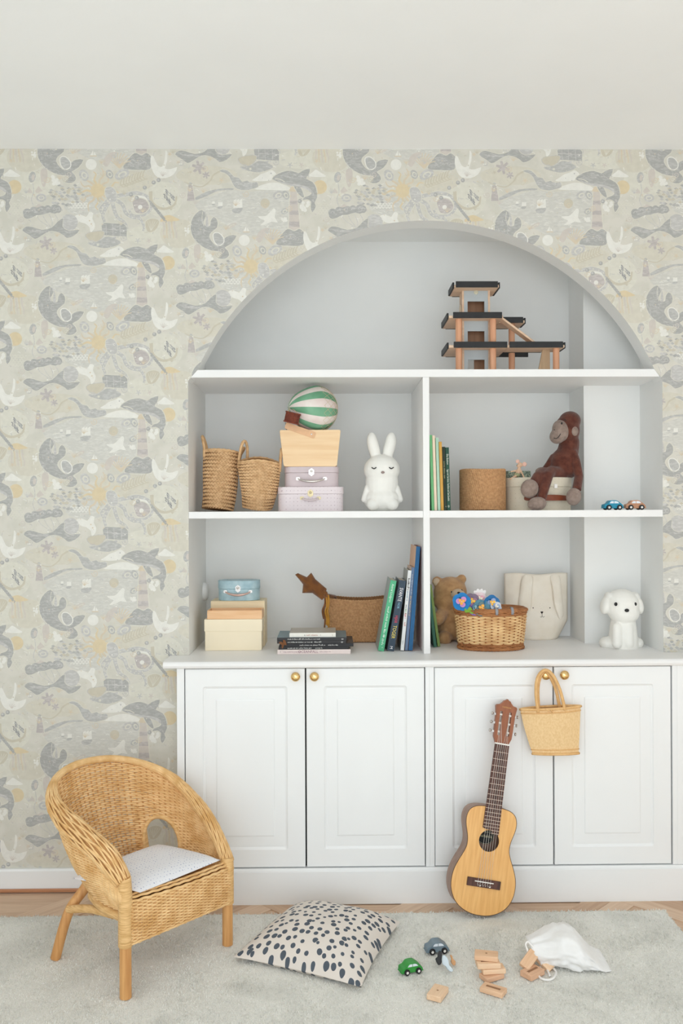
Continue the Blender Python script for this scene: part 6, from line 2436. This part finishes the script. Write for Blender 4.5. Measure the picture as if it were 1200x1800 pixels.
mb = MB()
mb.ell(tp_(791, 1041), (0.064, 0.056, 0.060), Euler((0, D2(-8), 0)))
mb.ell(tp_(782, 1056, -0.01), (0.046, 0.045, 0.040))
mb.ell(tp_(795, 1099), (0.063, 0.058, 0.058))
mb.ell(tp_(797, 1080), (0.050, 0.046, 0.045))
mb.capsule(tp_(778, 1078, -0.03), tp_(770, 1088, -0.075), 0.024, 0.024)
mb.capsule(tp_(818, 1082, -0.02), tp_(826, 1096, -0.06), 0.024, 0.024)
mb.capsule(tp_(785, 1116, -0.02), tp_(781, 1122, -0.062), 0.026, 0.027)
mb.capsule(tp_(808, 1116, -0.02), tp_(816, 1120, -0.062), 0.026, 0.027)
mb.ell(tp_(768, 1022, 0.0), (0.020, 0.014, 0.020))
mb.ell(tp_(811, 1018, 0.004), (0.019, 0.014, 0.019))
soft(mb.build('body', m_ted, ted, smooth=180), 0.005, 4)
MB().ell(tp_(804, 1045, -0.048), (0.028, 0.020, 0.022)).build('muzzle', m_ted2, ted)
MB().ell(tp_(767, 1023, -0.011), (0.013, 0.006, 0.015)).build('inner_ear', m_ted2, ted)
MB().ell(tp_(811, 1114, -0.088), (0.020, 0.007, 0.020)).build('foot_pad', m_ted2, ted)
for px in (793.5, 811):
    MB().ell(tp_(px, 1041 - (px - 793) * 0.15, -0.053), (0.0042, 0.003, 0.0048), nu=12, nv=8).build('eye', m_eye, ted)
MB().ell(tp_(806, 1042, -0.068), (0.006, 0.004, 0.004), nu=12, nv=8).build('nose', m_eye, ted)

# ---------------------------------------------------------------- willow basket with lid
m_will = mat('peeled_willow', (206, 158, 106), 0.55, c2=(238, 204, 152), scale=20, detail=4, lo=0.32, hi=0.62)
m_willd = mat('brown_willow', (150, 96, 56), 0.6, c2=(178, 122, 76), scale=30)
VY = 3.165
vk = k_(VY)
vo_ = at(869.5, 1148, VY - 0.08)
wb_ = thing('willow_basket', 'oval wicker basket with flat lid carrying paper flowers', 'basket', (vo_.x, VY, WZ))
vh = 0.140


def will(s, t):
    a = 2 * PI * s
    rx = (0.113 + 0.013 * t)
    ry = (0.078 + 0.010 * t)
    p = Vector((rx * math.cos(a), ry * math.sin(a), 0.010 + (vh - 0.014) * t))
    return p, Vector((math.cos(a), math.sin(a), 0))


NSV = 34
mb = MB()
weave(mb, will, NSV, 19, 0.0034, 0.0032, closed=True, sub=6, n=5, t0=0.11, t1=0.90)
mb.build('willow_weave', m_will, wb_, smooth=180, recalc=False, stuff=True)
mb = MB()
weave(mb, will, NSV, 3, 0.0032, 0.0028, closed=True, sub=6, n=5, t0=0.0, t1=0.10)
weave(mb, will, NSV, 3, 0.0034, 0.0026, closed=True, sub=6, n=5, t0=0.91, t1=1.0)
for k_i in range(3):
    mb.tube([will(i / 120, 0.0)[0] + will(i / 120, 0)[1] * (0.004 + 0.0016 * math.sin(i * 0.9 + k_i * 2.1)) + Vector((0, 0, -0.004 + 0.0028 * math.cos(i * 0.9 + k_i * 2.1))) for i in range(120)], 0.0034, 6, closed=True)
    mb.tube([will(i / 120, 1.0)[0] + will(i / 120, 1)[1] * (0.002 + 0.003 * math.sin(i * 0.9 + k_i * 2.1)) + Vector((0, 0, 0.004 + 0.003 * math.cos(i * 0.9 + k_i * 2.1))) for i in range(120)], 0.0036, 6, closed=True)
mb.build('brown_bands', m_willd, wb_, smooth=180, recalc=False, stuff=True)
mb = MB()
for k_i in range(NSV):
    mb.tube([will(k_i / NSV, j / 6)[0] for j in range(7)], 0.0028, 6)
mb.build('stakes', m_willd, wb_, smooth=180, recalc=False, stuff=True)
MB().prism(oval(0.112, 0.077, 48), 0.004, 0.010).build('bottom', m_willd, wb_)
mb = MB()
for j in range(17):                                    # lid: willow rods packed side by side
    y = -0.080 + 0.160 * j / 16
    hx_ = 0.118 * math.sqrt(max(0.02, 1 - (y / 0.086) ** 2))
    mb.tube([(-hx_ + 2 * hx_ * i / 24, y, vh + 0.004 + 0.0016 * math.cos(PI * i / 2 + PI * j)) for i in range(25)], 0.0042, 5)
mb.build('lid', m_willd, wb_, smooth=180, recalc=False, stuff=True)
MB().tube([(0.121 * math.cos(2 * PI * i / 60), 0.086 * math.sin(2 * PI * i / 60), vh + 0.005) for i in range(60)], 0.005, 6, closed=True).build('lid_rim', m_willd, wb_, smooth=180)
for hx_ in (0.005, 0.062):
    hy2 = -0.088 * math.sqrt(1 - (hx_ / 0.126) ** 2)
    MB().tube([(hx_, hy2 - 0.006, vh - 0.010), (hx_, hy2 - 0.009, vh + 0.004), (hx_, hy2 + 0.004, vh + 0.013), (hx_, hy2 + 0.020, vh + 0.012)], 0.0052, 8, flat=0.45).build('hinge_strap', mat('grey_strap', (150, 150, 156), 0.6), wb_, smooth=180)

# ---------------------------------------------------------------- paper flowers on the basket


def petal(mb, c, u, v, n, L, w, a):
    """one rounded petal in the plane u,v starting at c"""
    d = u * math.cos(a) + v * math.sin(a)
    s_ = -u * math.sin(a) + v * math.cos(a)
    pts = []
    for i in range(11):
        b = PI * i / 10 - PI / 2
        pts.append(c + d * (L * (0.45 + 0.55 * math.cos(b))) + s_ * (w * math.sin(b)) + n * (0.004 * math.cos(b)))
    pts = [c] + pts
    top = [p + n * 0.0006 for p in pts]
    bot = [p - n * 0.0006 for p in pts]
    m_ = len(pts)
    fs = [tuple(range(m_)), tuple(reversed(range(m_, 2 * m_)))]
    for i in range(m_):
        j = (i + 1) % m_
        fs.append((i, j, m_ + j, m_ + i))
    mb.add(top + bot, fs)


def flower(label, px, py, Y, r, cols, face=(0, -1, 0.25), spin=0.0, behind=None):
    q = at(px, py, Y)
    n = Vector(face).normalized()
    u = n.cross(Vector((0, 0, 1))).normalized()
    v = u.cross(n)
    t = thing('paper_flower', label, 'paper flower', q, group='paper flowers on the willow basket')
    Z0 = Vector((0, 0, 0))
    for lev, (c, f, np2) in enumerate(((cols[0], 1.0, 5), (cols[1], 0.62, 3), (cols[2], 0.36, 3))):
        mm = mat('paper_%d_%d_%d' % c, c, 0.6, var=0.05, scale=80)
        for k in range(np2):
            a = spin + 2 * PI * k / np2 + lev * 0.5 + (PI / 2 if lev else 0.3)
            mb = MB()
            petal(mb, Z0 + n * 0.0035 * lev, u, v, n, r * f, r * f * (0.62 if lev == 0 else 0.5), a)
            mb.build('petal', mm, t, smooth=0)
    MB().ell(n * 0.011, 0.0018, nu=8, nv=6).build('centre', mat('paper_centre', (244, 232, 200), 0.6), t)
    return t


FYY = VY - 0.062
flower('large bright blue paper pansy with pink middle at the left end of the basket', 811, 1058, FYY, 0.033, ((20, 122, 190), (206, 150, 206), (244, 180, 84)), (-0.1, -1, 0.2), 0.2)
flower('dusky mauve paper pansy between the two blue ones', 829, 1057, FYY + 0.010, 0.029, ((126, 110, 130), (160, 120, 150), (240, 190, 80)), (0.1, -1, 0.3), 0.8)
flower('low teal and violet paper pansy hanging at the middle of the basket rim', 846, 1069, FYY - 0.006, 0.032, ((86, 132, 150), (110, 130, 130), (244, 178, 80)), (0.0, -1, 0.5), -0.4)
flower('royal blue paper pansy with yellow middle at the right of the bouquet', 864, 1060, FYY + 0.006, 0.029, ((34, 110, 170), (150, 170, 214), (250, 196, 84)), (0.15, -1, 0.25), 0.1)
flower('pale pink paper bloom standing up behind the mauve pansy', 843, 1053, FYY + 0.022, 0.025, ((226, 206, 210), (226, 170, 186), (246, 236, 220)), (0.0, -1, 0.35), 0.6)
flower('violet paper bloom drooping under the teal pansy', 835, 1071, FYY - 0.002, 0.027, ((142, 120, 190), (96, 110, 176), (150, 190, 210)), (0.0, -1, 0.6), 1.2)
flower('white and blue paper bloom beside the hinge strap', 871, 1067, FYY - 0.002, 0.021, ((206, 214, 226), (150, 176, 214), (246, 240, 226)), (0.2, -1, 0.5), 0.9)
q = at(824, 1076, FYY - 0.012)
lf = thing('paper_leaf', 'bright green paper leaves at the left front of the basket', 'paper leaf', q)
for a in (0.1, 1.3, 2.6):
    mb = MB()
    petal(mb, Vector((0, 0, 0)), Vector((1, 0, 0)), Vector((0, 0.4, 0.9)).normalized(), Vector((0, -0.9, 0.4)), 0.018, 0.008, a)
    mb.build('leaf', mat('paper_green', (126, 170, 54), 0.6), lf, smooth=0)
q = at(843, 1046, FYY + 0.03)
tl = thing('tulle_bow', 'sheer white tulle tuft standing up behind the paper flowers', 'bow', q)
m_tul = mat('white_tulle', (236, 234, 234), 0.8, var=0.02)
for a in (0.9, 1.35, 1.85, 2.3):
    mb = MB()
    petal(mb, Vector((0, 0, -0.008)), Vector((1, 0, 0)), Vector((0, 0, 1)), Vector((0, -1, 0)), 0.032, 0.008, a)
    mb.build('loop', m_tul, tl, smooth=0)

# ---------------------------------------------------------------- canvas tote with rabbit ears and face
m_can = mat('natural_canvas', (240, 233, 221), 0.9, c2=(232, 223, 208), scale=14, bump=0.35, bscale=500)
OY = 3.385
ok_ = k_(OY)
oc = at(945, 1128, OY)
tote = thing('canvas_tote', 'natural canvas tote bag with hanging ears and a printed animal face', 'tote bag', (oc.x, OY + 0.03, WZ))
tw_t, tw_b, th_ = 113 * ok_ / 2, 78 * ok_ / 2, 115 * ok_


def tote_pt(u, v, front):
    f = min(1.0, v / 0.28)
    hw = tw_b + (tw_t - tw_b) * f
    x = (2 * u - 1) * hw
    e = 1 - abs(2 * u - 1) ** 4
    d = (0.040 * (1 - v) + 0.020) * e
    d += 0.0012 * noise.noise(Vector((x * 25, v * 5, 1 if front else 7)))
    z = v * th_ + (0.003 * math.sin(u * 9) * v)
    if front:
        d += 0.004 * math.exp(-((v - 0.07) / 0.03) ** 2) * math.sin(PI * u)
    return Vector((x, -d * (1 if front else 0.6), z))


mb = MB().grid(lambda u, v: tote_pt(u, v, True), 34, 30).grid(lambda u, v: tote_pt(u, v, False), 34, 30)
vs = [tote_pt(i / 34, 0, True) for i in range(35)] + [tote_pt(i / 34, 0, False) for i in range(34, -1, -1)]
mb.add(vs, [tuple(range(70))])
o = mb.build('bag', m_can, tote, smooth=60)
s_ = o.modifiers.new('t', 'SOLIDIFY'); s_.thickness = 0.0016


def oxz(px, py):
    q = at(px, py, OY)
    return (q.x - oc.x, q.z - WZ)


def tote_y(x, z):
    v = z / th_
    f = min(1.0, v / 0.28)
    u = (x / (tw_b + (tw_t - tw_b) * f) + 1) / 2
    return tote_pt(min(max(u, 0), 1), v, True).y


for pts in ([(919, 1013), (935.5, 1013.5), (934, 1040), (930, 1072), (921, 1071), (910, 1069), (913, 1040)], [(968, 1013), (984, 1013.5), (987, 1040), (990, 1070), (989, 1082), (984, 1087), (979, 1083), (972, 1062), (970, 1035)]):
    P = [oxz(*p) for p in pts]
    P = [(p.x, p.y) for p in catmull(P, 3)]
    mb = MB()
    loops = [Vector((p[0], p[1], 0)) for p in P]
    n_ = len(P)
    cx_ = sum(p[0] for p in P) / n_
    cz_ = sum(p[1] for p in P) / n_
    vs, fs = [], []
    for f, off in ((1.0, -0.002), (1.0, -0.007), (0.85, -0.012), (0.4, -0.014)):
        for x, z in P:
            xx, zz_ = cx_ + (x - cx_) * f, cz_ + (z - cz_) * f
            vs.append((xx, tote_y(xx, min(zz_, th_)) + off, zz_))
    for lev in range(3):
        for i in range(n_):
            j = (i + 1) % n_
            fs.append((lev * n_ + i, lev * n_ + j, (lev + 1) * n_ + j, (lev + 1) * n_ + i))
    fs.append(tuple(range(3 * n_, 4 * n_)))
    fs.append(tuple(reversed(range(n_))))
    MB().add(vs, fs).build('ear', m_can, tote, smooth=50)
m_ink = mat('dark_brown_print', (52, 44, 40), 0.8)


def print_disc(px, py, rx, rz2, name):
    x, z = oxz(px, py)
    mb = MB().ell((x, tote_y(x, z) - 0.0008, z), (rx, 0.0012, rz2), nu=12, nv=6)
    mb.build(name, m_ink, tote)


print_disc(935.5, 1068, 0.0019, 0.0026, 'printed_eye')
print_disc(965, 1068, 0.0019, 0.0026, 'printed_eye')
x, z = oxz(950.5, 1076)
MB().prism([(p.x, p.y) for p in catmull([(-0.0052, 0.003), (0, 0.0042), (0.0052, 0.003), (0.002, -0.003), (0, -0.0045), (-0.002, -0.003)], 3)], 0, 0.0014, M=Matrix.Translation((x, tote_y(x, z) - 0.0002, z)) @ Matrix.Rotation(PI / 2, 4, 'X')).build('printed_nose', m_ink, tote, smooth=0)
for pts in ([(950.7, 1078), (950.7, 1082)], [(947.5, 1083), (949, 1084.2), (950.7, 1082.2)], [(950.7, 1082.2), (952.5, 1084.2), (955, 1082.6)]):
    P = []
    for p in pts:
        x, z = oxz(*p)
        P.append((x, tote_y(x, z) - 0.001, z))
    MB().tube(P, 0.0007, 5).build('printed_mouth', m_ink, tote, smooth=180)
for p in ((948, 1061), (953, 1061), (947.5, 1065), (951, 1064), (954.5, 1066), (949.5, 1069), (951.5, 1072)):
    x, z = oxz(*p)
    MB().ell((x, tote_y(x, z) - 0.0006, z), (0.0006, 0.0005, 0.0006), nu=6, nv=4).build('printed_freckle', mat('freckle_print', (150, 132, 118), 0.8), tote)

# ---------------------------------------------------------------- white puppy shaped night light
GYY = 3.16
gk = k_(GYY)
go = at(1090, 1141, GYY)
pup = thing('night_light', 'plain white puppy shaped night light sitting in front of the column', 'night light', (go.x, GYY, WZ + 0.0008))


def gp(px, py, dy=0.0):
    q = at(px, py, GYY + dy)
    return Vector((q.x - go.x, dy, q.z - WZ - 0.0008))


mb = MB()
mb.ell(gp(1092, 1063, 0.0), (31 * gk, 29 * gk, 28 * gk))
mb.ell(gp(1096, 1076, -0.006), (27 * gk, 26 * gk, 22 * gk))
for px, sx in ((1064, -1), (1121, 1)):
    mb.ell(gp(px, 1063, 0.002), (8.5 * gk, 15 * gk, 17 * gk), Euler((0, D2(-14 * sx), 0)))
    mb.ell(gp(px - sx * 6, 1049, 0.002), (8 * gk, 14 * gk, 9 * gk))
mb.lathe([(24 * gk, 0.0), (25.5 * gk, 4 * gk), (25 * gk, 20 * gk), (22.5 * gk, 42 * gk), (19 * gk, 60 * gk), (10 * gk, 66 * gk)], 28, M=Matrix.Translation(gp(1095, 1141, 0.004)))
for px, dy in ((1067, 0.016), (1116, 0.020)):
    mb.ell(gp(px, 1130, dy), (14 * gk, 18 * gk, 11.5 * gk))
for px in (1084, 1104):
    mb.capsule(gp(px, 1102, -0.030), gp(px, 1131, -0.038), 8 * gk, 9 * gk)
soft(mb.build('moulded_body', m_lampw, pup, smooth=180), 0.003, 6)
for px, dy in ((1082, -0.0565), (1116, -0.0475)):
    MB().ell(gp(px, 1062, dy), (3.0 * gk, 1.6 * gk, 3.3 * gk), nu=14, nv=8).build('eye', m_eye, pup)
MB().ell(gp(1101.5, 1073, -0.0605), (4.0 * gk, 2.4 * gk, 3.0 * gk), nu=14, nv=8).build('nose', m_eye, pup)
